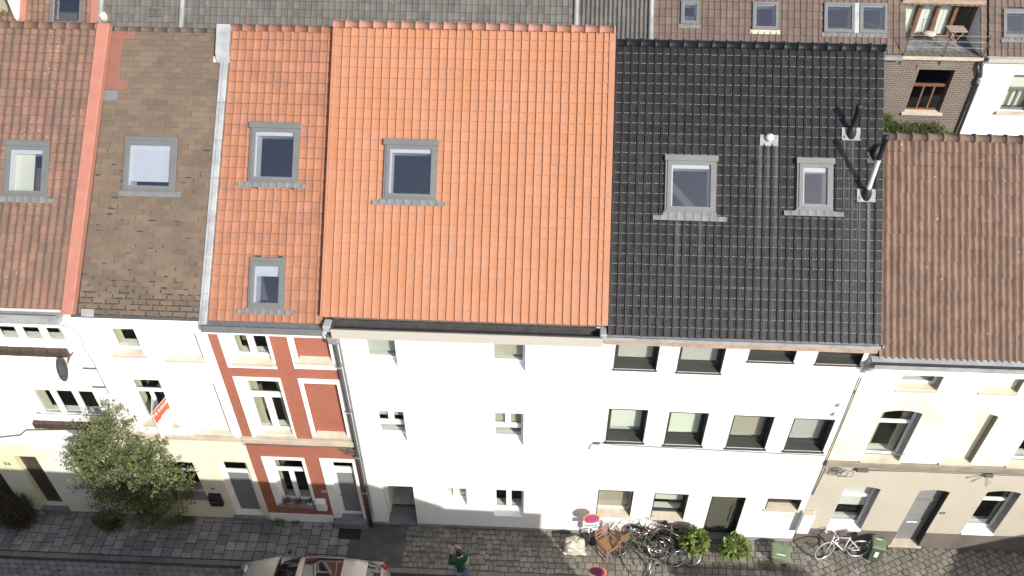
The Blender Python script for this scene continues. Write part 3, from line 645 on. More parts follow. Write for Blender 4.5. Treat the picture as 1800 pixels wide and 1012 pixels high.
# folded estate agent's board fixed to B's first floor window
s=root('estate_agent_board',(-9.75,0,5.0),'folded red and white estate agent board projecting from the white house window','sign')
ap=Vector((-9.72,-.58,0)); wl=Vector((-9.56,-.02,0)); w2=Vector((-9.92,-.02,0))
def board(p,q,z0,z1,mt,name,off=0,t=.006,par=None):
    d=(q-p).normalized(); n=Vector((d.y,-d.x,0)); o=n*off; b=MB(); vs=[]
    for z in (z0,z1):
        for c in (p+o,q+o,q+o+n*t,p+o+n*t): vs.append((c.x,c.y,z))
    return b.add(vs,[(0,1,2,3),(4,7,6,5),(0,4,5,1),(1,5,6,2),(2,6,7,3),(3,7,4,0)]).obj(name,M[mt],par or s)
bd=board(ap,wl,4.55,5.55,'signwhite','panel')
board(w2,ap,4.55,5.55,'signwhite','panel')
d=(wl-ap).normalized(); nrm=Vector((d.y,-d.x,0))
board(ap+d*.01,wl-d*.01,5.13,5.54,'boardred','red_field',.0075,.003,bd)
Mt=lambda c: Matrix(((d.x,0,nrm.x,c.x),(d.y,0,nrm.y,c.y),(0,1,0,c.z),(0,0,0,1)))
def onb(u,z,off): p=ap+d*u+nrm*off; return Vector((p.x,p.y,z))
o=bpy.data.objects.new('lettering',text_mesh('TE KOOP',.135,M['signwhite'])); setp(o,bd,Mt(onb(.29,5.40,.015)))
b=MB().plate(rect(-.1,-.1,.1,.1),[rect(-.075,-.075,.075,.075)],0,.004,axis='z'); b.box(-.018,-.018,0,.018,.018,.004)
b.obj('logo',M['txtgrey'],bd,M=Mt(onb(.36,5.02,.0132)))
MB().plate([(-.13,-.14),(.13,-.14),(.13,.14),(-.13,.14)],[],0,.002,axis='z').obj('logo_field',M['signwhite'],bd,M=Mt(onb(.36,5.03,.0107)))
o=bpy.data.objects.new('lettering',text_mesh('CANNON',.115,M['txtgrey'])); setp(o,bd,Mt(onb(.30,4.76,.010)))

# ------------------------------------------------------------------ house C (red painted brick)
h=root('row_house',(-6.4,0,0),'red painted brick row house with white window surrounds and weathered orange tile roof','house')
op=dict(tw=(-7.44,6.98,-6.48,7.93),tn=(-5.83,7.08,-5.01,7.90),mw=(-7.44,4.14,-6.47,6.31),mn=(-5.86,4.18,-5.02,6.27),gw=(-7.40,.92,-6.44,3.04),gd=(-5.74,.27,-5.03,3.06))
wallpart(h,rect(-7.9,-.05,-4.86,8.1),[rect(*q) for q in op.values()],'redbrick')
for k,o_ in dict(tw=(-7.65,6.76,-6.42,7.96),tn=(-5.99,6.80,-4.92,7.96),mw=(-7.62,4.02,-6.42,6.42),mn=(-5.98,4.04,-4.89,6.43),gw=(-7.57,.80,-6.37,3.15),gd=(-5.95,.25,-4.97,3.17)).items():
    MB().plate(rect(*o_),[rect(*op[k])],-.028,-.002).obj('window_surround' if k!='gd' else 'door_surround',M['white2'],h,bevel=.005)
for k in ('tn','mn'):
    q=op[k]; bxp(h,'blind_niche','redbrick',q[0],.10,q[1],q[2],.29,q[3]); MB().prism([(-.06,q[1]-.1),(-.06,q[1]-.015),(.1,q[1]+.06),(.1,q[1]-.1)],q[0]-.08,q[2]+.08).obj('sill',M['stone'],h,bevel=.006)
window(h,*op['tw'],.13,rows=((1,2),),fw=.09,bw=.15,sill=('stone',.06,.06,.06,.12),lining='white2',curtain=.12)
window(h,*op['mw'],.13,rows=((2.25,2),(1,1)),fw=.08,bw=.17,sill=('stone',.06,.05,.04,.10),lining='white2',curtain=.2)
w=window(h,*op['gw'],.13,rows=((2.6,2),(1,1)),fw=.09,bw=.13,sill=('blue',.12,.02,.08,.09),lining='white2',curtain=.1)
fr=MB().plate(rect(*op['gd'][:2],*op['gd'][2:]),[rect(-5.66,2.58,-5.10,3.0),rect(-5.63,.40,-5.13,2.34)],.13,.19).obj('door_frame',M['white_frame'],h)
MB().box(-5.66,.15,2.58,-5.10,.156,3.0).obj('pane',M['glass'],fr); MB().box(-5.63,.15,.40,-5.13,.18,2.34).obj('door_panel',M['greydoor'],fr)
MB().tube([(-5.66,.13,1.3),(-5.66,.07,1.3),(-5.56,.07,1.3)],.012,6).obj('handle',M['chrome'],fr)
b=MB(); b.box(-5.74,-.03,.27,-5.725,.13,3.06); b.box(-5.045,-.03,.27,-5.03,.13,3.06); b.box(-5.725,-.03,3.045,-5.045,.13,3.06); b.obj('door_lining',M['white2'],h)
bxp(h,'door_step','blue',-5.9,-.22,-.02,-4.94,.3,.285,bevel=.012)
bxp(h,'plinth','white2',-7.88,-.03,-.03,-5.96,-.003,.38,bevel=.006)
bxp(h,'ledge','stone',-7.9,-.11,3.84,-4.86,-.003,4.015,bevel=.012)
bxp(h,'cornice_board','white_frame',-7.89,-.09,7.975,-4.87,-.002,8.34,bevel=.01)
letters(h,'60',.17,-6.05,1.58,'signwhite')
Z=8.36
rf=roof_part(h,[(-7.75,-.02),(-5.04,-.02),(-5.04,6.95),(-7.53,6.95)],[hole(-6.96,-5.77,3.24,4.65),hole(-6.82,-5.96,.30,1.48)],Z)
tiles(rf,-7.74,-5.05,-7.52,-5.05,6.92,14,27,tile_mesh('tile',None,.036,.30,lift=.03,nibs=((.16,.97),),nl=.05),M['tileC'],Z,mt2=M['tileCe'],skip=[hole4(-6.96,-5.77,3.24,4.65),hole4(-6.82,-5.96,.30,1.48)],jit=.006)
skylight(h,Z,-6.96,-5.77,3.24,4.65,apron=(-7.19,-5.57,3.12))
skylight(h,Z,-6.82,-5.96,.30,1.48,hood=False,apron=(-7.05,-5.72,.17),blind=('blindw',.28))
ridge(h,-7.55,-5.03,4.92,Z+4.90,8,M['tileC'],.11)
shell(h,-7.9,-4.86,8.3,Z,6.92,(3.45,6.4,8.25))
MB().prism([(-.25,8.20),(-.25,8.40),(-.235,8.40),(-.225,8.345),(-.0,8.355),(-.0,8.20)],-7.88,-5.06).obj('gutter',M['lead'],h)
# zinc coping between B and C
MB().add([(x,s,hh) for hh in (-.06,.10) for (x,s) in ((-7.95,-.12),(-7.76,-.12),(-7.54,6.96),(-7.73,6.96))],[(0,3,2,1),(4,5,6,7),(0,1,5,4),(1,2,6,5),(2,3,7,6),(3,0,4,7)]).obj('zinc_coping',M['zinc'],h,M=PM(Z),bevel=.012)
MB().tube([(-7.86,-.1,.115),(-7.64,6.2,.115)],.022,6).obj('coping_seam',M['zinc'],h,M=PM(Z))
for k in range(7): MB().box(-7.96+.0325*k*.98,.6+k*.9,.09,-7.74+.0325*k*.98,.612+k*.9,.108).obj('coping_joint',M['lead'],h,M=PM(Z))
MB().prism([(6.05,.10),(6.25,.22),(6.95,.22),(6.95,.10)],-7.84,-7.52).obj('coping_end_box',M['zinc'],h,M=PM(Z),bevel=.01)
MB().box(-7.95,-.02,-.02,-7.78,.12,.06).obj('white_block',M['signwhite'],h,M=PM(Z)@Matrix.Translation((.02,6.1,0)))
# downpipe between C and D
p=root('downpipe',(-4.83,-.08,0),'dark grey downpipe running down beside the red house to the pavement','downpipe')
MB().tube([(-4.9,-.16,8.2),(-4.83,-.12,7.95),(-4.83,-.09,7.75),(-4.83,-.09,.0)],.05,10).obj('pipe',M['pipe'],p,smooth=True)
MB().prism([(-.20,7.88),(-.24,8.12),(-.02,8.12),(-.04,7.88)],-4.95,-4.72).obj('hopper',M['zinc'],p,bevel=.01)
MB().tube([(-5.1,-.1,8.25),(-5.02,-.14,8.05),(-4.9,-.14,8.0)],.045,8).obj('swan_neck',M['zinc'],p,smooth=True)
for z in (7.0,5.3,3.4,1.75): MB().box(-4.9,-.15,z-.015,-4.76,-.0,z+.015).obj('pipe_clip',M['zinc'],p)
MB().tube([(-4.72,-.05,7.9),(-4.74,-.05,.4)],.02,6).obj('conduit',M['zinc'],p)
# potted plants, white box and cable tangle
for i,(x,pm,lm) in enumerate(((-7.22,'terra','redflower'),(-6.88,'terra','redflower'),(-6.55,'signwhite','leafD'))):
    lab=('trailing reddish plant in terracotta pot on the window sill by the curtain','spiky reddish plant in terracotta pot at the middle of the window sill','small dark green plant in white pot at the end of the window sill')[i]
    t=root('potted_plant',(x,-.04,.92),lab,'potted plant','pots on the red house sill')
    MB().lathe([(0,0),(.05,0),(.07,.13),(.062,.13),(.055,.1),(0,.1)],n=14).obj('pot',M[pm],t,local=True,smooth=True)
    b=MB()
    for k in range(46 if i<2 else 26):
        a=random.uniform(0,6.28); l=random.uniform(.08,.22); e=random.uniform(.2,1.2); q=Vector((math.cos(a)*math.cos(e),math.sin(a)*math.cos(e),math.sin(e)))
        c=Vector((0,0,.11)); s_=q.cross(Vector((0,0,1))).normalized()*.014; m_=c+q*l*.6+Vector((0,0,.02)); e_=c+q*l-Vector((0,0,.03))
        b.add([c,m_+s_,e_,m_-s_],[(0,1,2,3)],random.random())
    b.obj('foliage',M[lm],t,local=True)
wb=MB().prism([(-.12,.74),(-.14,1.12),(-.10,1.22),(-.002,1.24),(-.002,.74)],-6.36,-6.06).obj('parcel_box',M['signwhite'],None,bevel=.02); tag(wb,'white bow-fronted wall box between the red house window and door','wall box')
MB().box(-6.34,-.145,1.10,-6.08,-.1415,1.115).obj('flap_gap',M['txtgrey'],wb)
cb=root('cable_tangle',(-5.0,-.05,3.7),'tangle of loose grey cables under the red house ledge beside the downpipe','cables')
for k in range(7):
    c=Vector((-5.02+random.uniform(-.12,.08),-.06,3.62+random.uniform(-.1,.08))); r=random.uniform(.05,.15)
    cable(cb,[c+Vector((r*1.3*math.cos(t*.9+k),-.03+.02*math.sin(3*t),r*math.sin(t*.9+k))) for t in range(9)],.008)
cable(cb,[(-7.9,-.12,3.81),(-7.3,-.13,3.79),(-6.2,-.13,3.82),(-5.1,-.12,3.80)],.011)

# ------------------------------------------------------------------ house D (new orange roof)
h=root('row_house',(-1.7,0,0),'white rendered house with bright new orange tile roof and small recessed windows','house')
opD=[(-4.22,6.94,-3.42,7.90),(-1.16,6.96,-.33,7.94),(-4.22,4.02,-3.44,5.27),(-1.17,4.04,-.35,5.37),(-2.62,1.12,-1.94,1.99),(-1.18,.70,-.31,2.0),(-4.35,-.04,-3.46,1.98)]
wallpart(h,[(-4.855,-.05),(-4.35,-.05),(-4.35,1.98),(-3.46,1.98),(-3.46,-.05),(1.52,-.05),(1.52,8.35),(-4.855,8.35)],[rect(*q) for q in opD[:6]],'white')
for i,q in enumerate(opD[:6]):
    rows={0:((1,1),),1:((1,1),),2:((.55,1),(1,2)),3:((.55,1),(1,2)),4:((1,2),),5:((1,2),)}[i]
    window(h,*q,.21,rows=rows,fw=.07,bw=.15 if i>1 else .06,sill=('white',.004,.10,-.001,.05),curtain=.0,blind=(('blindy',.3,1.0),('blindt',.3,1.),('blindy',.62,1.),('blindt',.5,1.),('blindg',.1,1.),None)[i])
fl=.14
MB().box(-4.36,.0,-.04,-3.45,.62,.03).obj('threshold',M['blue'],h); MB().box(-4.36,.62,-.04,-3.45,3.2,fl-.006).obj('hall_floor',M['joint'],h)
me=MB().box(0,0,-.004,.287,.287,.004).mesh('floor_tile',mat('pale_floor_tile',(.5,.5,.48),.35,(.44,.44,.42),2))
for i in range(3):
    for j in range(8):
        o=bpy.data.objects.new('floor_tile',me); o.parent=h; COL.objects.link(o); o.matrix_parent_inverse=WM[h.name].inverted(); o.location=(-4.35+.297*i+.003,.63+.3*j,fl)
MB().box(-4.47,.3,0,-4.352,3.2,2.6).obj('hall_wall',M['inwall'],h); MB().box(-3.458,.3,0,-3.34,3.2,2.6).obj('hall_wall',M['inwall'],h)
MB().box(-4.35,.32,.16,-4.30,1.2,1.93).obj('open_door',M['white_frame'],h,bevel=.006); MB().box(-4.35,1.6,fl+.004,-4.31,3.15,fl+.09).obj('skirting',M['white_frame'],h)
MB().prism([(.3,2.0),(3.2,2.0),(3.2,2.1),(.3,2.1)],-4.47,-3.34).obj('hall_ceiling',M['inwall'],h)
bxp(h,'plinth','plinth',-3.45,-.012,-.03,1.50,-.002,.12); bxp(h,'plinth','plinth',-4.80,-.012,-.03,-4.36,-.002,.12)
Z=8.60
rf=roof_part(h,[(-5.0,-.02),(1.50,-.02),(1.50,6.83),(-5.0,6.83)],[hole(-3.73,-2.49,2.73,4.12)],Z)
MB().box(-5.0,-.03,-.24,1.5,.9,-.072).obj('eave_board',M['epdm'],h,M=PM(Z)); MB().box(-5.0,.9,-.24,-4.9,6.75,-.072).obj('verge_board',M['epdm'],h,M=PM(Z)); MB().box(1.4,.9,-.24,1.5,6.75,-.072).obj('verge_board',M['epdm'],h,M=PM(Z))
tiles(rf,-5.02,1.46,-5.02,1.46,6.80,34,28,tile_mesh('tile',None,.042,.24,lift=.024,nibs=((.16,.97),),nl=.05),M['tileD'],Z,mt2=M['tileDe'],skip=[hole4(-3.73,-2.49,2.73,4.12)],jit=.0025)
vt=MB(); vt.add([(x,y,z) for y in (0,1.06) for (x,z) in ((-.05,.052),(.09,.052),(.09,.03),(-.035,.03),(-.035,-.15),(-.05,-.15))],[(0,1,7,6),(1,2,8,7),(5,0,6,11),(3,4,10,9),(4,5,11,10),(2,3,9,8),(0,5,4,3,2,1),(6,7,8,9,10,11)])
for side,x in ((1,-5.02),(-1,1.49)):
    me=vt.mesh('verge_tile',M['tileD'])
    for j in range(28):
        o=bpy.data.objects.new('verge_tile',me); o.parent=rf; COL.objects.link(o); o.location=(x,6.80/28*j,.004-.0*j); o.scale=(side,6.80/28,1); o.rotation_euler=(R(-2.2),0,0)
skylight(h,Z,-3.73,-2.49,2.73,4.12,apron=(-3.97,-2.28,2.60))
ridge(h,-5.06,1.53,4.83,Z+4.85,20,M['tileDr'],.115)
shell(h,-4.855,1.52,8.3,Z,6.82,(2.6,5.6,8.3),front=.31)
g=MB().plate(rect(-4.78,-.31,1.42,-.01),[rect(-4.74,-.275,1.38,-.03)],8.36,8.52,axis='z').obj('gutter',M['epdm'],h)
MB().box(-4.78,-.31,8.30,1.42,-.002,8.359).obj('gutter_bottom',M['epdm'],h); MB().box(-4.79,-.33,8.22,1.43,-.311,8.50).obj('fascia',M['greige'],h); MB().box(-4.79,-.31,8.22,1.43,-.002,8.298).obj('soffit',M['greige'],h)
MB().box(1.36,-.30,8.38,1.5,-.04,8.60).obj('gutter_end',M['zinc'],h,bevel=.02); MB().box(-4.98,-.28,8.36,-4.8,-.02,8.55).obj('gutter_end',M['zinc'],h,bevel=.02)
for (x,z) in ((-4.3,3.6),(-1.25,6.72),(-1.25,3.58),(-2.9,2.32),(.2,2.9)): MB().lathe([(0,-.02),(.018,-.018),(.018,0)],(x,0,z),8,axis='y').obj('wall_anchor',M['txtgrey'],h)

# ------------------------------------------------------------------ house E (black roof)
h=root('row_house',(4.7,0,0),'white house with glazed black tile roof, two skylights and dark framed windows','house')
T=[(1.78,7.17,2.80,8.08),(3.28,7.14,4.33,8.06),(4.88,7.60,5.95,8.03),(6.45,7.58,7.48,8.0)]
Md=[(1.80,4.38,2.78,5.70),(3.32,4.34,4.30,5.66),(4.93,4.31,5.94,5.62),(6.43,4.28,7.44,5.59)]
G=[(1.78,.98,2.76,2.19),(3.35,.92,4.29,2.14),(6.49,1.60,7.41,2.11)]
dr=(4.94,.06,5.88,2.10)
wallpart(h,[(1.52,-.05),(4.94,-.05),(4.94,2.10),(5.88,2.10),(5.88,-.05),(7.59,-.05),(7.59,8.30),(1.52,8.30)],[rect(*q) for q in T+Md+G],'white')
for i,q in enumerate(T): window(h,*q,.2,fm='anthra',fw=.10,sill=('anthra',.03,.06,.03,.04),lining='anthra',blind=(('blindy',.1,1.) if i<2 else None))
for i,q in enumerate(Md): window(h,*q,.22,fm='anthra',fw=.10,sill=('anthra',.04,.05,.04,.05),lining='anthra',blind=((('blindg',.14,1.) if i==1 else ('blindg',.22,1.)) if i<2 else ('blindt' if i==2 else 'blindy',.15,1.)))
for i,q in enumerate(G): window(h,*q,.2,fm='anthra' if i else 'white_frame',fw=.07 if i else .05,sill=('stone',.05,.05,.04,.06),lining='anthra',blind=(('blindt',.0,1.),('blindg',.45,1.),('blindy',.0,1.))[i])
fr=MB().plate(rect(*dr),[rect(dr[0]+.09,dr[1]+.1,dr[2]-.09,dr[3]-.09)],.16,.22).obj('door_frame',M['anthra'],h); MB().box(dr[0]+.09,.185,dr[1]+.1,dr[2]-.09,.192,dr[3]-.09).obj('pane',M['dglass'],fr)
MB().tube([(5.7,.16,.7),(5.7,.09,.72),(5.7,.09,1.5),(5.7,.16,1.52)],.014,8).obj('bar_handle',M['chrome'],fr)
b=MB(); b.box(dr[0],-.01,.06,dr[0]+.02,.16,2.10); b.box(dr[2]-.02,-.01,.06,dr[2],.16,2.10); b.obj('door_lining',M['anthra'],h)
bxp(h,'hall_wall','stone2',4.7,1.1,.0,6.1,1.2,2.5)
bxp(h,'door_step','blue',4.9,-.08,-.03,5.92,.3,.06,bevel=.008)
bxp(h,'plinth','plinth',1.505,-.016,-.03,4.9,-.002,.14); bxp(h,'plinth','plinth',5.93,-.016,-.03,7.58,-.002,.14)
Z=8.30
rf=roof_part(h,[(1.55,-.04),(7.78,-.04),(7.78,6.83),(1.55,6.83)],[hole(2.78,3.96,2.86,4.18),hole(5.79,6.62,3.0,4.19)],Z)
tiles(rf,1.56,7.76,1.56,7.76,6.82,34,29,tile_mesh('tile',None,.032,.28,lift=.030,nibs=((.31,.38),(.49,.53),(.64,.72),(.85,.91)),nl=.07),M['tileE'],Z,mt2=M['tileEe'],skip=[hole4(2.78,3.96,2.86,4.18),hole4(5.79,6.62,3.0,4.19)],jit=.003)  # small pale nibs stand in for glints at the tile butts
skylight(h,Z,2.78,3.96,2.86,4.18,apron=(2.52,4.22,2.67)); skylight(h,Z,5.79,6.62,3.0,4.19,apron=(5.51,6.86,2.86),blind=('blindy',.15))
ridge(h,1.52,7.80,4.83,Z+4.84,19,M['tileE'],.115)
shell(h,1.52,7.59,8.3,Z,6.82,(2.6,5.6,8.25))
MB().prism([(-.15,8.27),(-.15,8.36),(-.13,8.36),(-.12,8.29),(-.01,8.29),(-.01,8.27)],1.5,7.72).obj('gutter',M['zinc'],h); bxp(h,'fascia','wood',1.5,-.13,8.12,7.7,-.002,8.268)
MB().prism([(-.02,.11),(-.10,.10),(-.10,.0),(-.02,.0)],7.77,7.80,axis='x').obj('verge_strip',M['dkzinc'],h,M=PM(Z))
# roof terminals on E
P=PM(Z)
def vent(x,s): return P@Vector((x,s,.03))
MB().plate(rect(4.94,4.47,5.36,4.72),[],.03,.06,axis='z').obj('vent_flashing',M['flash'],h,M=P)
c=vent(5.15,4.6); MB().lathe([(0,.16),(.07,.15),(.10,.10),(.10,.04),(.07,.02),(.07,-.05)],tuple(c),14).obj('vent_cap',M['sleeve'],h,smooth=True)
for (x,s,hh,name,steel) in ((7.02,4.78,.78,'flue_pipe',False),(7.38,3.36,1.62,'flue_pipe',True)):
    c=vent(x,s); t=root(name,tuple(c),('tall flue pipe with silver middle and black cap beside the brown roof' if steel else 'short all-black flue pipe on a silver flashing on the black roof'),'flue pipe','flues on the black roof')
    MB().plate(rect(-.21,-.14,.21,.16),[],.0,.03,axis='z').obj('flashing',M['flash'],t,local=True,M=Matrix.Rotation(R(45),4,'X'))
    MB().lathe([(.11,-.08),(.11,.08),(.075,.2),(.06,.22)],n=14).obj('collar',M['black'],t,local=True,smooth=True)
    mid=.9 if steel else .0
    if steel: MB().lathe([(.055,.2),(.055,1.0)],n=14).obj('steel_sleeve',M['sleeve'],t,local=True,smooth=True)
    MB().lathe([(.056,.2 if not steel else 1.0),(.056,hh-.14),(.075,hh-.13),(.075,hh-.02),(.05,hh),(0,hh)],n=14).obj('terminal',M['black'],t,local=True,smooth=True)
cwl=root('roof_elbow',tuple(vent(7.55,4.25)),'black elbow vent at the edge of the black roof by the brown roof','vent')
MB().tube([(0,0,-.05),(0,0,.12),(.04,.06,.22),(.12,.14,.24)],.07,10).obj('elbow',M['black'],cwl,local=True,smooth=True); MB().plate(rect(-.16,-.12,.16,.12),[],0,.025,axis='z').obj('flashing',M['black'],cwl,local=True,M=Matrix.Rotation(R(45),4,'X'))
for (x,z,lab) in ((7.40,6.19,'upper white cowl vent high on the white wall by the cream house'),(7.37,5.85,'lower white cowl vent high on the white wall by the cream house')):
    v=root('wall_cowl',(x,0,z),lab,'vent','cowl vents'); MB().lathe([(.055,-.02),(.06,-.09),(.045,-.10),(.04,-.02)],n=14,axis='y').obj('hood',M['white_frame'],v,local=True,smooth=True); MB().lathe([(0,-.03),(.04,-.03)],n=12,axis='y').obj('duct',M['txtgrey'],v,local=True)
br=root('cable_bracket',(1.5,0,4.32),'small dark cable junction on the white wall at a dark window corner','cable box')
MB().box(1.5,-.06,4.28,1.66,-.004,4.36).obj('junction',M['cable'],br,bevel=.02); cable(br,[(1.66,-.03,4.33),(2.2,-.05,4.29),(4.4,-.05,4.24),(6.0,-.05,4.2),(7.55,-.03,4.16)],.008); cable(br,[(1.5,-.03,4.31),(1.42,-.03,4.2),(1.40,-.03,4.05)],.01)
MB().box(-.09,-.012,-.06,.09,-.004,.06).obj('plate',mat('yellow_label',(.75,.72,.35),.5),tag(root('address_plate',(7.28,0,1.30),'tiny yellow plate on the white wall beside the meter box','plate'),None,None),local=True)
mbx=root('meter_box',(7.68,-.0,.7),'white projecting meter box at the corner of the white and beige walls','meter box')
MB().box(-.16,-.2,.02,.17,-.003,.92).obj('body',M['white_frame'],mbx,local=True,bevel=.01); MB().box(-.14,-.19,.921,.15,-.02,.935).obj('top_plate',M['stone'],mbx,local=True); MB().box(-.163,-.12,.6,-.1605,-.09,.63).obj('lock',M['txtdark'],mbx,local=True)

# ------------------------------------------------------------------ house F (cream and beige)
h=root('row_house',(11,0,0),'cream and beige house with arched windows, taupe plinth and mossy brown tile roof','house')
top=[(8.57,6.78,9.53,7.32),(10.52,6.80,11.40,7.32),(12.4,6.78,13.3,7.32)]
midw=[(8.50,3.99,9.48,5.93),(10.53,4.02,11.31,5.92),(12.25,4.0,13.2,5.93)]
gw=[(8.43,.74,9.39,2.73),(12.21,.80,13.11,2.79)]; fd=(10.43,.07,11.24,2.72)
yl=3.86
wallpart(h,rect(7.6,yl,16.5,7.72),[rect(*q) for q in top]+[arch(*q,.10) for q in midw],'fcream')
wallpart(h,[(7.6,.72),(10.43,.72)]+[(10.43,2.72)]+arch(10.43,.72,11.24,2.72,.08)[2:][::-1][1:-1]+[(11.24,2.72),(11.24,.72),(16.5,.72),(16.5,yl),(7.6,yl)],[arch(*gw[0],.09),arch(*gw[1],.09)],'beige')
wallpart(h,rect(7.6,-.05,10.43,.72),[],'taupe',-.02,.3,'plinth'); wallpart(h,rect(11.24,-.05,16.5,.72),[],'taupe',-.02,.3,'plinth')
for i,q in enumerate(top):
    if i==1: bxp(h,'blind_niche','fcream',q[0],.14,q[1],q[2],.29,q[3]); MB().prism([(-.03,q[1]-.07),(-.03,q[1]-.01),(.14,q[1]+.05),(.14,q[1]-.07)],q[0]-.02,q[2]+.02).obj('sill',M['stone'],h)
    else: window(h,*q,.2,rows=((1,2),) if i else ((1,1),),fw=.06,sill=('stone',.03,.05,.02,.07))
for i,q in enumerate(midw):
    if i==1: MB().plate(arch(*q,.10),[],.15,.29).obj('blind_niche',M['fcream'],h); MB().prism([(-.05,q[1]-.08),(-.05,q[1]-.01),(.15,q[1]+.05),(.15,q[1]-.08)],q[0]-.03,q[2]+.03).obj('sill',M['stone'],h)
    else: window(h,*q,.2,rows=((2.6,1),(1,1)),fw=.07,bw=.09,rise=.10,sill=('stone',.06,.06,.03,.08),curtain=.24,bars=(4.35,))
for i,q in enumerate(gw): window(h,*q,.2,rows=((2.5,1),(1,1)),fw=.07,bw=.10,rise=.09,sill=('white_frame',.035,.08,.0,.05),blind=(('blindw',.42,.85) if i==0 else None),curtain=.0 if i==0 else .1)
fr=MB().plate(arch(fd[0],fd[1],fd[2],fd[3],.08),[rect(fd[0]+.08,2.12,fd[2]-.08,2.68),rect(fd[0]+.10,1.05,fd[2]-.10,1.98)],.2,.27).obj('door',M['olddoor'],h); fr.data.materials[0]=M['greydoor']
MB().box(fd[0]+.08,.225,2.12,fd[2]-.08,.232,2.68).obj('pane',M['frost'],fr); MB().box(fd[0]+.10,.225,1.05,fd[2]-.10,.232,1.98).obj('pane',M['frost'],fr)
MB().box(10.68,.19,.92,10.98,.199,.97).obj('letter_slot',M['signwhite'],fr); MB().lathe([(0,-.05),(.03,-.045),(.03,0)],(10.53,.2,1.05),10,axis='y').obj('knob',M['chrome'],fr)
MB().box(11.225,.0,.07,11.239,.2,2.72).obj('jamb_lining',M['black'],h)
MB().prism([(-.06,-.04),(-.06,.03),(.24,.07),(.24,-.04)],10.36,11.32).obj('door_step',M['stone'],h,bevel=.006)
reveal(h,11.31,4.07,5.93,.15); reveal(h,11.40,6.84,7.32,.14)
for q in (top[0],top[2],midw[0],midw[2],gw[0],gw[1]): reveal(h,q[2],q[1]+.06,q[3],.2,'plinth')  # grey strips paint the shade on the right window reveals
letters(h,'60',.16,11.36,1.74,'txtdark')
bxp(h,'ledge','stone2',7.62,-.09,3.76,16.5,-.003,3.955,bevel=.01); bxp(h,'band','fcream',7.62,-.035,6.60,16.5,-.003,6.72,bevel=.01)
bxp(h,'cornice','white2',7.62,-.12,7.42,16.5,-.002,7.80,bevel=.01)
me=MB().box(0,-.03,7.33,.105,-.002,7.415).mesh('frieze_brick',M['stone'])
for i in range(72):
    if random.random()<.75:
        o=bpy.data.objects.new('frieze_brick',me); o.parent=h; COL.objects.link(o); o.matrix_parent_inverse=WM[h.name].inverted(); o.location=(7.9+.118*i,random.uniform(-.004,.004),0)
Z=7.84
rf=roof_part(h,[(7.82,-.02),(16.5,-.02),(16.5,5.16),(7.82,5.16)],[],Z)
tiles(rf,7.84,16.5,7.82,16.5,5.13,56,16,tile_mesh('tile',None,.042,wave=True,lift=.028),M['tileF'],Z,jit=.007)
ridge(h,7.86,16.5,3.66,Z+3.66,24,M['tileF'],.12)
shell(h,7.6,16.5,7.8,Z,5.15,(3.6,6.5,7.7),depth=7.1)
MB().prism([(-.32,7.80),(-.32,7.93),(-.305,7.93),(-.29,7.86),(-.14,7.86),(.0,7.90),(.0,7.80)],7.66,16.5).obj('gutter',M['zinc'],h); MB().box(7.66,-.30,7.862,16.5,-.16,7.872).obj('gutter_lining',M['epdm'],h)
MB().lathe([(.11,-.1),(.11,.05),(.06,.08)],(7.66,-.12,7.72),12).obj('rainwater_head',M['zinc'],h)
cb=root('cable_tangle',(7.9,-.05,3.6),'looped grey cables and junction box under the cream house ledge at the white wall','cables')
for k in range(8):
    c=Vector((8.0+random.uniform(-.2,.25),-.07,3.56+random.uniform(-.12,.1))); r=random.uniform(.06,.16)
    cable(cb,[c+Vector((r*1.2*math.cos(t*.9+k),-.02+.02*math.sin(3*t+k),r*math.sin(t*.9+k))) for t in range(9)],.008)
MB().box(8.46,-.10,3.58,8.78,-.004,3.70).obj('junction',M['cable'],cb,bevel=.02)
cable(cb,[(7.62,-.04,7.2),(7.63,-.03,5.5),(7.62,-.04,3.9),(7.66,-.05,3.6),(7.62,-.03,2.4)],.014); cable(cb,[(8.78,-.08,3.66),(10,-.1,3.72),(12,-.1,3.71),(14.5,-.1,3.72)],.012)
cb=root('cable_box',(11.95,-.05,3.62),'small grey cable box with thin hanging wires under the cream house ledge','cable box')
MB().box(11.8,-.1,3.56,12.02,-.004,3.66).obj('junction',M['cable'],cb,bevel=.02)
for (a,b_) in ((-.3,-.35),(.15,-.5),(-.5,-.18)): cable(cb,[(11.9,-.04,3.6),(11.9+a*.6,-.03,3.6+b_*.5),(11.9+a,-.03,3.6+b_),(11.9+a+.06,-.03,3.6+b_*.6)],.006)

# ------------------------------------------------------------------ rear row across the gardens (wall plane y=12)
def rear_roof(h, x0,x1, z0, nc, nr, tb, mt, holes=(), skip=(), s1=6.5):
    rf=MB().plate(rect(x0,-.05,x1,s1),[rect(*q) for q in holes],-.07,-.004,axis='z').obj('roof',M['deck'],h,M=PM(z0,12))
    rest=MB(); w=(x1-x0)/nc; ds=.27
    for j in range(nr):
        for i in range(nc):
            x=x0+w*i; s=ds*j
            if any(a<x-.02 and x+w<b+.02 and c<s-.05 and s+ds<d+.05 for (a,c,b,d) in skip): continue
            jx,js=random.uniform(-.005,.005),random.uniform(-.006,.006)
            rest.add([(x+jx+p[0]*w,s+js+p[1]*ds,p[2]) for p in tb.v],tb.f,random.random()+.001)
    o=bpy.data.objects.new('tile_field',rest.mesh('tile_field',mt,fix=False)); COL.objects.link(o); o.parent=rf; o['kind']='stuff'
    if s1>nr*ds: MB().box(x0,nr*ds,-.003,x1,s1,.03).obj('upper_slope',mt,rf,local=True)
    return rf
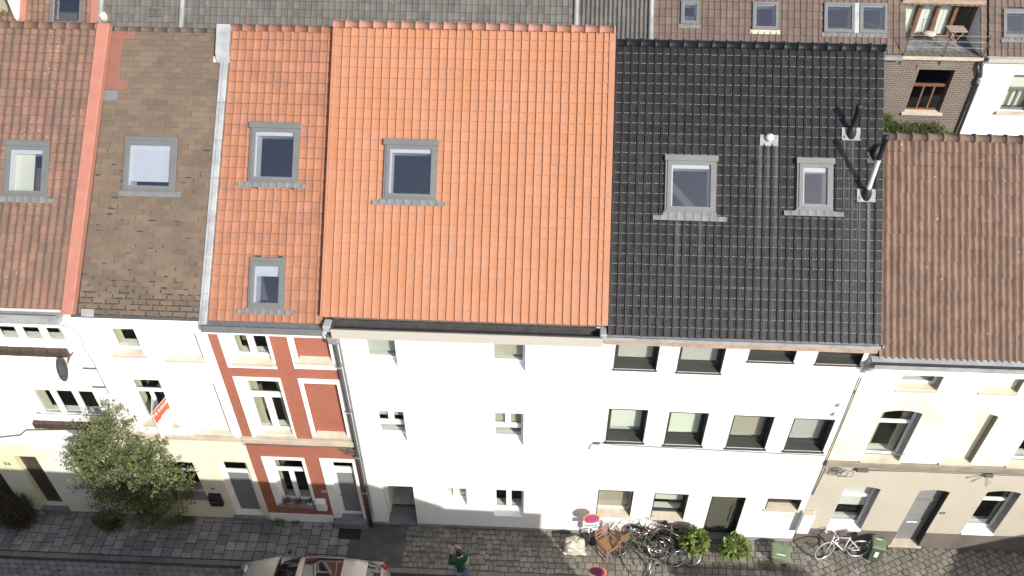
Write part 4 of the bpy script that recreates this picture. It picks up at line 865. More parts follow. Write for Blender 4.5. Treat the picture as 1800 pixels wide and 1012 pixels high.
def rear_body(h,x0,x1,mt,z1,holes=()):
    MB().plate(rect(x0,-.05,x1,z1),[rect(*q) for q in holes],12.0,12.3).obj('wall',M[mt],h)
    for x in (x0,x1-.12): MB().box(x+.005,12.3,0,x+.115,20,9.4).obj('party_wall',M['party'],h)
    MB().box(x0,20,0,x1,20.25,9.6).obj('back_wall',M['party'],h); MB().box(x0+.12,12.31,9.2,x1-.12,19.9,9.3).obj('floor_slab',M['infloor'],h)
    MB().prism([(16.6,14.1),(20.4,9.7),(20.4,9.6),(16.6,14.0)],x0,x1).obj('rear_slope',M['backroof'],h)
def rear_sky(h,z0,x0,x1,s0,s1,**k):
    w=MB(); Pm=PM(z0,12); fw=.10
    w=w.plate(rect(x0,s0,x1,s1),[rect(x0+fw,s0+fw,x1-fw,s1-fw)],.0,.09,axis='z').obj('skylight',M['vframe'],h,M=Pm,bevel=.008)
    MB().box(x0+fw,s0+fw,.05,x1-fw,s1-fw,.06).obj('pane',M['sglass'],w,M=Pm); MB().box(x0-.06,s0-.14,.03,x1+.06,s0,.05).obj('apron',M[k.get('apron','lead')],w,M=Pm)
    MB().plate(rect(x0+fw-.01,s0+fw-.01,x1-fw+.01,s1-fw+.01),[rect(x0+fw+.02,s0+fw+.02,x1-fw-.02,s1-fw-.02)],-.25,.045,axis='z').obj('lining',M['lining'],w,M=Pm)
S2=math.sqrt(2)
Z=9.5
pant=tile_mesh('t',None,.04,wave=True,lift=.03); flat=tile_mesh('t',None,.03,.3,lift=.028); corr=tile_mesh('t',None,.06,wave=True,lift=.01)
h=root('rear_house',(-17,12,0),'rear house with rusty brown tiles, coral verge and a skylight beyond the red roof','house')
rear_body(h,-22,-15.05,'white2',9.5); rear_roof(h,-22,-15.05,Z,34,14,pant,M['tileRr'],holes=[(-16.62,.5,-15.72,1.3)],skip=[(-16.7,.42,-15.64,1.42)])
rear_sky(h,Z,-16.72,-15.62,.38,1.5)
MB().box(-15.3,-.05,0,-15.05,6.4,.12).obj('verge_coping',M['coral'],h,M=PM(Z,12)); MB().box(-17.75,-.05,0,-17.5,6.4,.12).obj('verge_coping',M['coral'],h,M=PM(Z,12))
b=MB(); b.plate(rect(-19.4,9.6,-17.8,10.9),[rect(-19.3,9.75,-18.65,10.8),rect(-18.55,9.75,-17.9,10.8)],12.35,12.45); dm=b.obj('dormer_window',M['white_frame'],h)
for x in (-19.3,-18.55): MB().box(x,12.40,9.75,x+.65,12.41,10.8).obj('pane',M['glass'],dm); MB().box(x+.1,12.55,9.75,x+.4,12.56,10.8).obj('curtain',M['curt'],dm)
bxp(h,'dormer_cheek','white2',-17.8,12.3,9.5,-17.72,14,10.95); bxp(h,'dormer_roof','lead',-19.5,12.25,10.9,-17.7,14.5,11.0)
h=root('rear_house',(-6,12,0),'long rear house with mottled grey tile roof and pale mortar seams','house')
rear_body(h,-15.05,.85,'rearbrick',9.5); rear_roof(h,-15.03,.80,Z,80,14,flat,M['tileRg'])
for x in (-15.0,-12.25): MB().tube([(x,-.05,.05),(x,6.4,.05)],.09,8).obj('mortar_seam',M['zinc'],h,M=PM(Z,12),smooth=True)
MB().plate(rect(-13.35,.72,-12.95,1.0),[rect(-13.32+.075*i,.75,-13.32+.075*i+.04,.97) for i in range(5)],.03,.07,axis='z').obj('vent_tile',M['tileRg'],h,M=PM(Z,12))

h=root('rear_house',(2,12,0),'narrow rear house with ribbed grey roof between pale seams','house')
rear_body(h,.85,3.3,'rearbrick',9.5); rear_roof(h,.92,3.25,Z,16,14,corr,M['tileRg'])
for x in (.86,3.3): MB().tube([(x,-.05,.05),(x,6.4,.05)],.09,8).obj('mortar_seam',M['zinc'],h,M=PM(Z,12),smooth=True)
h=root('rear_house',(9,12,0),'brown brick rear house with brown tile roof, four skylights and a sunken roof terrace','house')
bw=(12.12,7.42,13.28,9.0); lg=(11.42,.0,13.98,1.72)
rear_body(h,3.3,14.12,'rearbrick',9.5,[bw])
rear_roof(h,3.38,14.08,Z,54,14,flat,M['tileRb'],holes=[(4.38,.95,4.75,1.5),(6.7,.8,7.3,1.5),(9.0,.75,9.75,1.5),(10.15,.75,10.78,1.5),(11.42,.0,13.98,1.72)],skip=[(11.38,-.3,14.02,1.74),(4.3,.85,4.82,1.6),(6.62,.7,7.4,1.65),(8.9,.7,9.85,1.65),(10.02,.7,10.9,1.65)])
rear_sky(h,Z,4.26,4.86,.84,1.62); rear_sky(h,Z,6.58,7.42,.70,1.62,apron='stone'); rear_sky(h,Z,8.88,9.86,.66,1.65); rear_sky(h,Z,10.02,10.90,.66,1.65)
MB().box(9.86,.66,.0,10.02,1.65,.06).obj('flashing_strip',M['zinc'],h,M=PM(Z,12))
# sunken terrace
bxp(h,'terrace_floor','blue',11.42,12.0,9.40,13.98,13.5,9.48); [MB().prism([(12.03,9.48),(13.45,9.48),(13.45,10.88),(12.03,9.49)],xa,xa+.07).obj('terrace_side_wall',M['white2'],h) for xa in (11.42,13.9)]
gz=MB().plate(rect(11.48,9.48,13.9,10.85),[rect(11.56+.58*i,9.56,11.56+.58*i+.47,10.78) for i in range(4)],13.3,13.4).obj('terrace_doors',M['brownwood'],h)
for i in range(4):
    MB().box(11.56+.58*i,13.34,9.56,12.03+.58*i,13.35,10.78).obj('pane',M['glass'],gz)
    if i<3:
        n=10; b=MB(); pts=[(11.57+.58*i+.45*k/n,13.46+.02*math.sin(k*2.1)) for k in range(n+1)]; b.add([(p[0],p[1],z) for z in (9.56,10.78) for p in pts],[(k,k+1,k+n+2,k+n+1) for k in range(n)]); b.obj('curtain',M['blindw'],gz,smooth=True)
bxp(h,'terrace_header','wood',11.38,13.15,10.72,14.02,13.32,10.84)
rl=MB()
for z in (9.78,9.98,10.18): rl.tube([(11.42,11.98,z),(13.98,11.98,z)],.005,5)
rl.obj('railing_wire',M['zinc'],h)
for x in (11.44,12.7,13.95): MB().tube([(x,11.95,9.2),(x+.0,11.95,10.2)],.018,6).obj('railing_post',M['dkzinc'],h)
fr=MB().plate(rect(*bw),[rect(bw[0]+.06,8.42,bw[2]-.06,8.94),rect(12.18,7.5,12.5,8.33),rect(12.56,7.5,12.85,8.33),rect(12.91,7.5,13.22,8.33)],12.12,12.19).obj('window',M['brownwood'],h)
MB().box(bw[0]+.05,12.15,7.48,bw[2]-.05,12.156,8.95).obj('pane',M['glass'],fr); MB().prism([(11.93,7.34),(11.93,7.41),(12.14,7.46),(12.14,7.34)],12.02,13.38).obj('sill',M['stone'],fr)
bxp(h,'lintel','rearbrick',12.0,11.975,9.005,13.4,11.999,9.18)
bxp(h,'gutter','zinc',3.3,11.82,9.38,11.4,11.99,9.48); bxp(h,'terrace_edge','stone',11.40,11.93,9.36,14.0,11.999,9.47)
p=root('downpipe',(14.05,11.9,6.5),'dark downpipe with swan neck where the brown brick and white rear walls meet','downpipe')
MB().tube([(13.96,11.85,9.4),(13.98,11.85,9.2),(14.1,11.9,8.9),(14.12,11.9,8.7),(14.14,11.9,6.3)],.055,8).obj('pipe',M['pipe'],p,smooth=True); MB().lathe([(.09,0),(.09,.14),(.06,.2)],(14.11,11.9,8.62),10).obj('hopper',M['zinc'],p)
h=root('rear_house',(16.5,12,0),'white rear house with brown tile roof and grey framed window','house')
ww=(15.21,7.55,16.1,8.88); rear_body(h,14.12,20,'white',9.5,[ww])
rear_roof(h,14.14,20,Z,29,14,flat,M['tileRb'],holes=[(14.7,.7,15.4,1.4)],skip=[(14.55,.55,15.55,1.6)]); rear_sky(h,Z,14.58,15.5,.6,1.55)
fr=MB().plate(rect(*ww),[rect(15.28,8.36,16.03,8.8),rect(15.28,7.63,15.6,8.28),rect(15.68,7.63,16.03,8.28)],12.1,12.17).obj('window',M['vframe'],h); MB().box(15.28,12.13,7.6,16.03,12.14,8.82).obj('pane',M['glass'],fr); MB().box(15.25,12.3,7.6,16.05,12.31,8.85).obj('blind',M['blindg'],fr)
bxp(h,'sill','stone',15.12,11.9,7.46,16.2,12.12,7.545); bxp(h,'eave_board','greige',14.13,11.85,9.36,20,11.999,9.49)
# flat roofed annex between F and the rear row, planted
an=root('flat_roof_annex',(11.5,9.5,0),'flat roofed annex with planted edge below the brown brick wall','annex')
bxp(an,'wall','rearbrick',8.0,7.12,-.05,20,11.93,6.3); bxp(an,'roof','lead',8.0,7.12,6.301,20,11.94,6.42)
# terrace furniture
t=root('folding_table',(13.1,12.55,9.48),'small wooden folding table on the roof terrace','table')
MB().box(-.28,-.22,.66,.28,.22,.69).obj('table_top',M['wood'],t,local=True)
for s in (-1,1):
    for d in (-1,1): MB().tube([(-.22*d,.17*s,0),(.22*d,.17*s,.66)],.015,6).obj('leg',M['wood'],t,local=True)
t=root('terrace_chair',(12.35,12.65,9.48),'low metal chair with a pale cushion on the roof terrace','chair')
b=MB(); b.tube([(-.2,-.2,0),(-.2,-.2,.4),(-.2,.2,.42),(-.2,.3,.8),(.2,.3,.8),(.2,.2,.42),(.2,-.2,.4),(.2,-.2,0)],.014,6); b.tube([(-.2,.2,.42),(-.2,.25,0)],.014,6); b.tube([(.2,.2,.42),(.2,.25,0)],.014,6); b.obj('frame',M['dkzinc'],t,local=True)
MB().ell((0,0,.45),(.2,.2,.06),12,6).obj('cushion',M['curt'],t,local=True,smooth=True)

# ------------------------------------------------------------------ houses on the opposite side of the street
def opp(x0,x1,prof,label,mt,nst):
    h=root('opposite_house',((x0+x1)/2,-8,0),label,'house','houses across the street')
    hs=[]; n=max(1,int((x1-x0)/1.9)); pitch=(x1-x0)/n; zt=min(p[1] for p in prof)
    for k in range(nst):
        for i in range(n):
            a=x0+pitch*(i+.5); z=.9+2.7*k
            if z+1.6<zt-.3: hs.append((a-.45,z,a+.45,z+1.6))
    MB().plate([(x0,-.05),(x1,-.05)]+[(p[0],p[1]) for p in reversed(prof)],[rect(*q) for q in hs],-8.3,-8.0).obj('wall',M[mt],h)
    for q in hs:
        w=MB().plate(rect(*q),[rect(q[0]+.06,q[1]+.06,q[2]-.06,q[3]-.06)],-8.2,-8.14).obj('window',M['white_frame'],h); MB().box(q[0]+.05,-8.18,q[1]+.05,q[2]-.05,-8.17,q[3]-.05).obj('pane',M['glass'],w)
    MB().box(x0+.01,-17,zt-.45,x1-.01,-8.31,zt-.3).obj('flat_roof',M['epdm'],h)
    for x in (x0+.005,x1-.125): MB().box(x,-17,-.05,x+.12,-8.31,zt-.46).obj('side_wall',M['oppbrick'],h)
    MB().box(x0,-17.2,-.05,x1,-17.0,zt-.2).obj('back_wall',M['oppbrick'],h)
opp(-24,-11,[(-24,8.6),(-11,8.6)],'brick house across the street with parapet, far end','oppbrick',3)
opp(-11,1.45,[(-11,8.45),(-4,8.28),(1.45,8.30)],'cream house across the street with parapet beside the sloping parapet','fcream',3)
opp(1.46,6.46,[(1.46,8.4),(3.55,7.42),(3.62,7.3),(6.46,7.24)],'white house across the street whose parapet slopes down','white',2)
opp(9.5,13.32,[(9.5,5.65),(13.32,5.72)],'low brick house across the street between two yards','oppbrick',2)
opp(16.9,28,[(16.9,5.4),(20.4,7.3),(28,7.3)],'brick house across the street with a raking parapet','oppbrick',2)
for (a,b) in ((6.5,9.45),(13.36,16.85)): 
    w=MB().box(a,-8.25,-.05,b,-8.0,2.0).obj('yard_wall',M['oppbrick']); tag(w,'low brick yard wall '+('between white and low brick houses' if a<7 else 'between low brick and raking houses')+' across the street','wall')

# ------------------------------------------------------------------ plants
def leaves(b, c, r, n, size, shell=.55, up=.3, asp=.45):
    for k in range(n):
        while True:
            q=Vector((random.uniform(-1,1),random.uniform(-1,1),random.uniform(-1,1)))
            if shell<q.length<1.0: break
        q*=random.uniform(.85,1.08)
        p=Vector((c[0]+q.x*r[0],c[1]+q.y*r[1],c[2]+q.z*r[2]))
        d=Vector((random.gauss(0,1),random.gauss(0,1),random.gauss(0,1)))+q*1.0+Vector((0,0,up)); d.normalize()
        s_=d.cross(Vector((random.gauss(0,1),random.gauss(0,1),random.gauss(0,1)))).normalized()
        l=size*random.uniform(.6,1.3); w=l*asp; nn=d.cross(s_)*l*.12
        b.add([p,p+d*l*.5+s_*w*.5+nn,p+d*l,p+d*l*.5-s_*w*.5+nn],[(0,1,2,3)],random.random()+.001)
def branch(b,p,q,r,depth):
    p=Vector(p);q=Vector(q); m=(p+q)/2+Vector((random.uniform(-.1,.1),random.uniform(-.06,.06),0))
    b.tube([p,m,q],r,6,r1=r*.55)
t=root('street_shrub',(-11.4,-.35,0),'big grey-green evergreen shrub growing up the front of the white houses','shrub')
b=MB()
for (x,y,z,r) in ((-11.5,-.3,1.2,.06),(-11.25,-.45,1.5,.05),(-11.7,-.5,1.3,.05),(-11.0,-.4,1.4,.045)):
    branch(b,(-11.4+random.uniform(-.12,.12),-.3,0),(x,y,z),r,0)
    for k in range(6): branch(b,(x,y,z),(x+random.uniform(-.9,.9),y+random.uniform(-.35,.3),z+random.uniform(.3,2.4)),r*.5,0)
b.obj('trunk',M['bark'],t,smooth=True)
CL=[((-11.02,-.5,5.0),(.42,.36,.55)),((-11.15,-.5,4.35),(.75,.45,.65)),((-11.9,-.5,3.95),(.42,.4,.55)),((-11.55,-.55,3.5),(.85,.5,.75)),((-10.75,-.55,3.5),(.85,.5,.75)),
    ((-12.15,-.5,2.75),(.58,.42,.75)),((-11.3,-.6,2.6),(.95,.55,.85)),((-10.4,-.55,2.85),(.75,.5,.7)),((-9.98,-.5,2.35),(.5,.42,.55)),((-11.9,-.5,1.75),(.65,.45,.65)),((-11.0,-.55,1.75),(.9,.5,.65)),((-10.2,-.5,1.75),(.5,.42,.45)),((-12.4,-.45,3.4),(.25,.3,.35)),((-11.5,-.5,1.1),(.8,.42,.5)),((-10.6,-.48,1.15),(.6,.4,.45)),((-12.2,-.45,1.2),(.4,.35,.4)),((-10.9,-.5,.6),(.5,.35,.35)),((-10.25,-.5,3.55),(.3,.3,.3))]
b=MB()
for (c,r) in CL:
    for k in range(int(118*(r[0]*r[2])**.75)+14):
        while True:
            q=Vector((random.uniform(-1,1),random.uniform(-1,1),random.uniform(-1,1)))
            if .25<q.length<1: break
        q*=random.uniform(.8,1.12); p=Vector((c[0]+q.x*r[0],min(-.06,c[1]+q.y*r[1]),c[2]+q.z*r[2]))
        d=(Vector((q.x,q.y*.8,abs(q.z)*.6+.35))+Vector((random.gauss(0,.35),random.gauss(0,.35),random.gauss(0,.3)))).normalized()
        L_=random.uniform(.14,.34)*(1.7 if random.random()<.12 else 1); rv=random.random()*.6
        for m in range(random.randint(13,24)):
            f=random.random(); a=p+d*L_*f+Vector((random.gauss(0,.028),random.gauss(0,.028),random.gauss(0,.028)))
            e=(d*.6+Vector((random.gauss(0,.6),random.gauss(0,.6),random.gauss(0,.6)))).normalized(); s_=e.cross(Vector((random.gauss(0,1),random.gauss(0,1),random.gauss(0,1)))).normalized(); l=random.uniform(.05,.105); w=l*.2
            b.add([a,a+e*l*.5+s_*w,a+e*l,a+e*l*.5-s_*w],[(0,1,2,3)],rv+random.random()*.4+.001)
b.obj('crown',M['leafT'],t)
def rag(n,R_,zc,h):
    return [((random.uniform(-R_,R_),random.uniform(-R_,R_)*.7,random.uniform(.18,zc+h)),[random.uniform(.12,.24)]*2+[random.uniform(.12,.26)],random.uniform(.14,.3)) for k in range(n)]
def bush(name,label,c,cl,n,size,mt,group=None,asp=.5,stem=True,up=.3):
    t=root(name,c,label,'shrub',group); b=MB()
    for (q,r,k) in cl: leaves(b,q,r,int(n*k),size,shell=.3,asp=asp,up=up)
    b.obj('foliage',M[mt],t,local=True)
    if stem:
        s=MB()
        for k in range(5): s.tube([(random.uniform(-.05,.05),random.uniform(-.05,.05),-.01),(random.uniform(-.25,.25),random.uniform(-.2,.2),.5)],.012,5,r1=.006)
        s.obj('stem',M['bark'],t,local=True)
    return t
bush('dark_shrub','dark reddish-green shrub against the white wall at the dark doorway',(-15.5,-.45,0),[((-.1,0,.5),(.75,.4,.5),1),((.25,-.05,.3),(.5,.38,.3),.7),((-.5,.1,.95),(.6,.3,.5),.8),((.3,.1,.75),(.35,.3,.4),.5)],1500,.08,'leafD')
bush('low_plant','low autumn-tinted plant at the foot of the big shrub',(-12.75,-.35,0),[((0,0,.16),(.42,.26,.2),1),((.2,-.1,.1),(.3,.22,.14),.6)],700,.09,'redflower',asp=.7)
bush('weed_tuft','scruffy reddish weeds on the pavement below the book-filled window',(-10.4,-.2,0),[((0,0,.06),(.3,.14,.08),1),((-.4,-.05,.05),(.2,.12,.07),.5)],260,.06,'redflower',stem=False)
bush('weed_tuft','small green weed tuft at the wall between the two front doors',(-7.6,-.14,0),[((0,0,.07),(.2,.1,.1),1),((.5,.04,.03),(.15,.06,.04),.4)],260,.07,'leafR',stem=False,up=1.2,asp=.2)
bush('street_bush','lush light green bush between the bicycles and the glass door',(4.52,-.52,0),[((0,0,.5),(.3,.26,.3),.5)]+rag(9,.27,.55,.35),520,.16,'leafB','bushes by the glass door',asp=.8)
bush('street_bush','darker green bush with bright tips standing alone beside the glass door',(5.78,-.52,0),[((0,0,.4),(.3,.28,.28),.5)]+rag(8,.26,.45,.3),520,.15,'leafB','bushes by the glass door',asp=.8)
bush('weed_tuft','brown weeds growing in the setts beside the green bin',(6.7,-.85,0),[((0,0,.05),(.26,.12,.07),1)],240,.06,'redflower',stem=False)
bush('roof_plants','unkempt green plants along the flat roof under the brown brick wall',(12.3,11.6,6.42),[((0,0,.35),(1.2,.3,.42),1.6),((-.9,.1,.55),(.5,.25,.5),.9),((.7,0,.4),(.6,.25,.4),.8),((1.3,.1,.2),(.4,.2,.25),.4)],1500,.12,'leafR',up=.8,asp=.3)

b=MB()
for k in range(520):
    x=random.uniform(-16,14); y=random.choice((-abs(random.gauss(0,.12))-.03,-1.36-abs(random.gauss(0,.05)),random.uniform(-1.3,-.05))); z=.012 if y>-1.5 else -.085
    if y<-1.5: y=-1.56-random.random()*.15
    a=random.uniform(0,6.28); l=random.uniform(.02,.05); d=Vector((math.cos(a),math.sin(a),random.uniform(-.1,.3)))*l; s_=Vector((-math.sin(a),math.cos(a),random.uniform(-.2,.3)))*l*.45; p=Vector((x,y,z))
    b.add([p,p+d*.5+s_,p+d,p+d*.5-s_],[(0,1,2,3)],random.random()+.001)
o=b.obj('fallen_leaves',mat('dead_leaf',(.16,.10,.05),.8,(.10,.10,.04),9,rnd=.4)); tag(o,'scattered dry leaves along the wall foot and kerb','leaves',kind='stuff')

# ------------------------------------------------------------------ street objects
def no_parking(name, loc, label, tilt=0, arrow=True, yaw=0):
    t=root(name,loc,label,'sign','temporary no parking signs',rot=Matrix.Rotation(R(yaw),4,'Z')); zc=1.30 if arrow else 1.6
    MB().tube([(0,.02,0),(0,.02,zc+.2)],.018,8).obj('post',M['txtgrey'],t,local=True)
    for s in (-1,1): MB().box(-.19 if s<0 else .05,-.10,0,-.05 if s<0 else .19,.14,.14).obj('base_block',M['rubber'],t,local=True,bevel=.02)
    MB().box(-.05,-.03,.0,.05,.07,.05).obj('base_bar',M['rubber'],t,local=True)
    n=32; circ=lambda r:[(r*math.cos(2*math.pi*i/n),zc+r*math.sin(2*math.pi*i/n)) for i in range(n)]
    MB().plate(circ(.235),[],-.004,.004).obj('plate',M['orange'],t,local=True)
    d=MB().plate(circ(.195),[],-.009,-.0045).obj('disc',M['signred'],t,local=True)
    a=[]; MB().plate(circ(.145),[],-.0125,-.0095).obj('blue_field',M['signblue'],d,local=True)
    for s in (-1,1): 
        b=MB(); dx,dz=math.cos(R(45*s)),math.sin(R(45*s)); nx,nz=-dz*.024,dx*.024; L=.15
        b.add([(p[0],y,p[1]) for y in (-.0155-.001*s,-.0130) for p in ((-L*dx+nx,zc-L*dz+nz),(L*dx+nx,zc+L*dz+nz),(L*dx-nx,zc+L*dz-nz),(-L*dx-nx,zc-L*dz-nz))],[(0,1,2,3),(7,6,5,4),(0,4,5,1),(1,5,6,2),(2,6,7,3),(3,7,4,0)]); b.obj('cross_bar',M['signred'],d,local=True)
    MB().plate(rect(-.22,zc-.42,.22,zc-.235),[],-.004,.004).obj('text_plate',M['signwhite'],t,local=True)
    b=MB()
    for k in range(9): 
        x=-.19+.042*k; b.box(x,-.0075,zc-.36-.02*(k%3),x+.032,-.0045,zc-.29+.008*(k%2))
    b.obj('blue_print',M['txtblue'],t,local=True)
    if arrow:
        MB().plate(rect(-.065,zc-.72,.065,zc-.43),[],-.004,.004).obj('arrow_plate',M['signwhite'],t,local=True)
        MB().plate([(-.016,zc-.68),(.016,zc-.68),(.016,zc-.54),(.045,zc-.54),(0,zc-.46),(-.045,zc-.54),(-.016,zc-.54)],[],-.0075,-.0045).obj('arrow',M['txtdark'],t,local=True)
    return t
no_parking('parking_sign',(1.63,-.36,0),'round no-parking sign with blue text plate and arrow against the white wall',yaw=6)
no_parking('parking_sign',(1.74,-2.10,-.1),'round orange-edged no-parking sign standing at the road edge, pinkish plate below',arrow=False,yaw=-8)

# rubble sack
t=root('rubble_sack',(1.2,-.58,0),'dusty beige plastic sack beside the parking sign at the white wall','sack')
b=MB(); nu,nv=28,16; vs=[]
for j in range(nv+1):
    v=j/nv
    for i in range(nu):
        a=2*math.pi*i/nu; ca,sa=math.cos(a),math.sin(a); sq=lambda c:math.copysign(abs(c)**.55,c)
        k=(1-.12*v)*(1 if v<.9 else 1-(v-.9)*6.5) if j else .9
        x=.31*sq(ca)*k; y=.20*sq(sa)*k; z=.46*v+.03*math.sin(5*a+v*7)*v+.02*math.sin(9*a)
        w=.012*math.sin(7*a+11*v)+.012*math.sin(13*v*3+3*a)
        vs.append((x*(1+w*2),y*(1+w*2),max(.0,z if j else 0)))
fs=[(j*nu+i,j*nu+(i+1)%nu,(j+1)*nu+(i+1)%nu,(j+1)*nu+i) for j in range(nv) for i in range(nu)]+[tuple(range(nu-1,-1,-1)),tuple(nv*nu+i for i in range(nu))]
b.add(vs,fs); o=b.obj('body',M['sack'],t,local=True,smooth=True)
MB().box(-.2,-.185,.2,.2,-.178,.3).obj('printed_band',M['signwhite'],t,local=True)
for s in (-1,1): MB().ell((s*.27,-.14,.03),(.09,.06,.03),10,6).obj('corner_ear',M['sack'],t,local=True,smooth=True)

# broken wooden chair, tipped
t=root('wooden_chair',(2.18,-.66,.02),'reddish wooden armchair with cane seat dumped by the bicycles','chair',rot=Matrix.Rotation(R(38),4,'Z')@Matrix.Rotation(R(-6),4,'X'))
W2=.24
for x in (-W2,W2):
    MB().tube([(x,-.22,0),(x,-.22,.62)],.02,6).obj('leg',M['chairwood'],t,local=True); MB().tube([(x,.22,0),(x,.24,.45),(x,.30,.86)],.02,6).obj('leg',M['chairwood'],t,local=True)
    MB().box(x-.022,-.25,.60,x+.022,.27,.635).obj('armrest',M['chairwood'],t,local=True,bevel=.008); MB().box(x-.012,-.2,.18,x+.012,.2,.21).obj('stretcher',M['chairwood'],t,local=True)
MB().plate(rect(-.24,-.24,.24,.24),[rect(-.19,-.19,.19,.19)],.40,.44,axis='z').obj('seat_frame',M['chairwood'],t,local=True,bevel=.006); MB().box(-.188,-.188,.412,.188,.188,.425).obj('cane_seat',M['cane'],t,local=True)
for z in (.58,.72,.84): MB().box(-.23,.25+(z-.5)*.12,z-.03,.23,.275+(z-.5)*.12,z+.03).obj('back_slat',M['chairwood'],t,local=True,bevel=.006)

# bicycles
def bike(name,label,loc,yaw,lean,fm,tyre='rubber',rim='chrome',drop=False,top=None,basket=False,saddle='black',steer=0,low=False,roll=0,group='parked bicycles',guard=False):
    t=root(name,loc,label,'bicycle',group,rot=Matrix.Rotation(R(yaw),4,'Z')@Matrix.Rotation(R(lean),4,'X')@Matrix.Rotation(R(roll),4,'Y'))
    RW=.335; A=(0,0,RW); B=(1.02,0,RW); bb=(.44,0,.28); st=(.33,0,.80); hd=(.80,0,.84); hl=(.84,0,.70)
    def wheel(c,Mx=I4):
        n=28; ring=lambda r:[(c[0]+r*math.cos(2*math.pi*i/n),c[1],c[2]+r*math.sin(2*math.pi*i/n)) for i in range(n)]
        w=MB().tube(ring(RW-.016),.019,8,closed=True).obj('wheel',M[tyre],t,local=True,smooth=True,M=Mx)
        MB().tube(ring(RW-.042),.012,6,closed=True).obj('rim',M[rim],w,local=True,smooth=True)
        b=MB()
        for i in range(18):
            a=2*math.pi*i/18; s=.025*(1 if i%2 else -1); b.tube([(c[0]+.02*math.cos(a+.6),c[1]+s,c[2]+.02*math.sin(a+.6)),(c[0]+(RW-.045)*math.cos(a),c[1],c[2]+(RW-.045)*math.sin(a))],.0022,3,cap=False)
        b.obj('spokes',M['chrome'],w,local=True)
        MB().lathe([(.0,-.04),(.022,-.04),(.018,0),(.022,.04),(0,.04)],c,10,axis='y').obj('hub',M['chrome'],w,local=True)
        if guard: MB().tube([(c[0]+(RW+.03)*math.cos(a),c[1],c[2]+(RW+.03)*math.sin(a)) for a in [R(20+12*i) for i in range(13)]],.022,6).obj('mudguard',M[fm],w,local=True,smooth=True)
    S=Matrix.Translation(hl)@Matrix.Rotation(R(steer),4,'Z')@Matrix.Translation((-hl[0],-hl[1],-hl[2]))
    wheel(A); wheel(B,S)
    f=MB(); tt=(.62,0,.45) if low else None
    f.tube([bb,st],.016,8); f.tube([hl,bb],.018,8)
    if low: f.tube([(.80,0,.8),(.6,0,.5),(.42,0,.45)],.016,8)
    for s in (-1,1): f.tube([bb,(0,.06*s,RW)],.010,6); f.tube([(.35,0,.74),(0,.06*s,RW)],.008,6)
    f.tube([hd,hl],.02,8); f.obj('frame',M[fm],t,local=True,smooth=True)
    if not low: MB().tube([(.335,0,.77),(.805,0,.81)],.016,8).obj('top_tube',M[top or fm],t,local=True,smooth=True)
    b=MB()
    for s in (-1,1): b.tube([hl,(.87,.04*s,.62),(1.02,.05*s,RW)],.011,6)
    b.obj('fork',M[fm],t,local=True,smooth=True,M=S)
    b=MB(); hz=.95; b.tube([hd,(.775,0,hz)],.013,6)
    if drop:
        for s in (-1,1): b.tube([(.775,0,hz),(.79,.12*s,hz),(.83,.20*s,hz),(.93,.21*s,hz-.01),(.96,.21*s,hz-.07),(.91,.21*s,hz-.13),(.82,.21*s,hz-.14)],.014,8)
    else:
        for s in (-1,1): b.tube([(.775,0,hz),(.80,.12*s,hz+.04),(.74,.25*s,hz+.05),(.60,.29*s,hz+.03)],.012,8)
    b.obj('handlebar',M['signwhite'] if drop else M['chrome'],t,local=True,smooth=True,M=S)
    b=MB(); b.tube([st,(.31,0,.9)],.012,6); b.obj('seat_post',M['chrome'],t,local=True)
    MB().prism([(.16,-.075),(.22,-.08),(.36,-.03),(.46,-.018),(.46,.018),(.36,.03),(.22,.08),(.16,.075)],.90,.945,axis='z').obj('saddle',M[saddle],t,local=True,bevel=.015)
    b=MB(); b.lathe([(0,-.035),(.09,-.035),(.09,-.03),(0,-.03)],bb,18,axis='y'); b.tube([(.44,-.05,.28),(.56,-.06,.18)],.009,6); b.tube([(.44,.05,.28),(.32,.06,.38)],.009,6); b.obj('crank',M['chrome'],t,local=True)
    for (x,y,z) in ((.56,-.11,.18),(.32,.11,.38)): MB().box(x-.045,y-.04,z-.012,x+.045,y+.04,z+.012).obj('pedal',M['black'],t,local=True)
    MB().tube([(.44,-.034,.37),(0,-.034,RW+.04),(-.03,-.034,RW),(0,-.034,RW-.04),(.44,-.034,.19)],.005,4).obj('chain',M['bikebrown'],t,local=True)
    if guard:
        b=MB(); [b.tube([(-.22,y,.70),(.2,y,.71)],.006,5) for y in (-.06,0,.06)]; b.tube([(-.15,.06,.70),(0,.06,RW)],.006,5); b.tube([(-.15,-.06,.70),(0,-.06,RW)],.006,5); b.obj('luggage_rack',M['chrome'],t,local=True)
    if basket:
        b=MB(); x0,x1,z0,z1=.93,1.2,.72,.95
        for k in range(7): z=z0+(z1-z0)*k/6; b.tube([(x0,-.16,z),(x1,-.16,z),(x1,.16,z),(x0,.16,z)],.007,4,closed=True)
        for k in range(6):
            y=-.16+.064*k; b.tube([(x0,y,z1),(x0,y,z0),(x1,y,z0),(x1,y,z1)],.007,4)
        b.obj('basket',M['cane'],t,local=True,M=S)
    return t
bike('bicycle','white racing bicycle with lilac top tube leaning on the taupe plinth',(9.36,-.42,0),184,11,'bikewhite',tyre='txtgrey',drop=True,top='lilac',steer=18,saddle='black')
bike('bicycle','tall dark city bicycle propped upright against the white wall with high handlebars',(4.0,-.30,0),182,10,'bikeblack',steer=-20,guard=True,saddle='black',low=True)
bike('bicycle','bronze bicycle with brown saddle leaning in the middle of the bicycle pile',(4.30,-.62,0),172,24,'bikebrown',steer=25,guard=True,saddle='leather')
bike('bicycle','olive bicycle with wicker basket at the wooden chair end of the pile',(3.55,-.72,0),176,16,'bikegreen',steer=30,basket=True,low=True,saddle='leather')
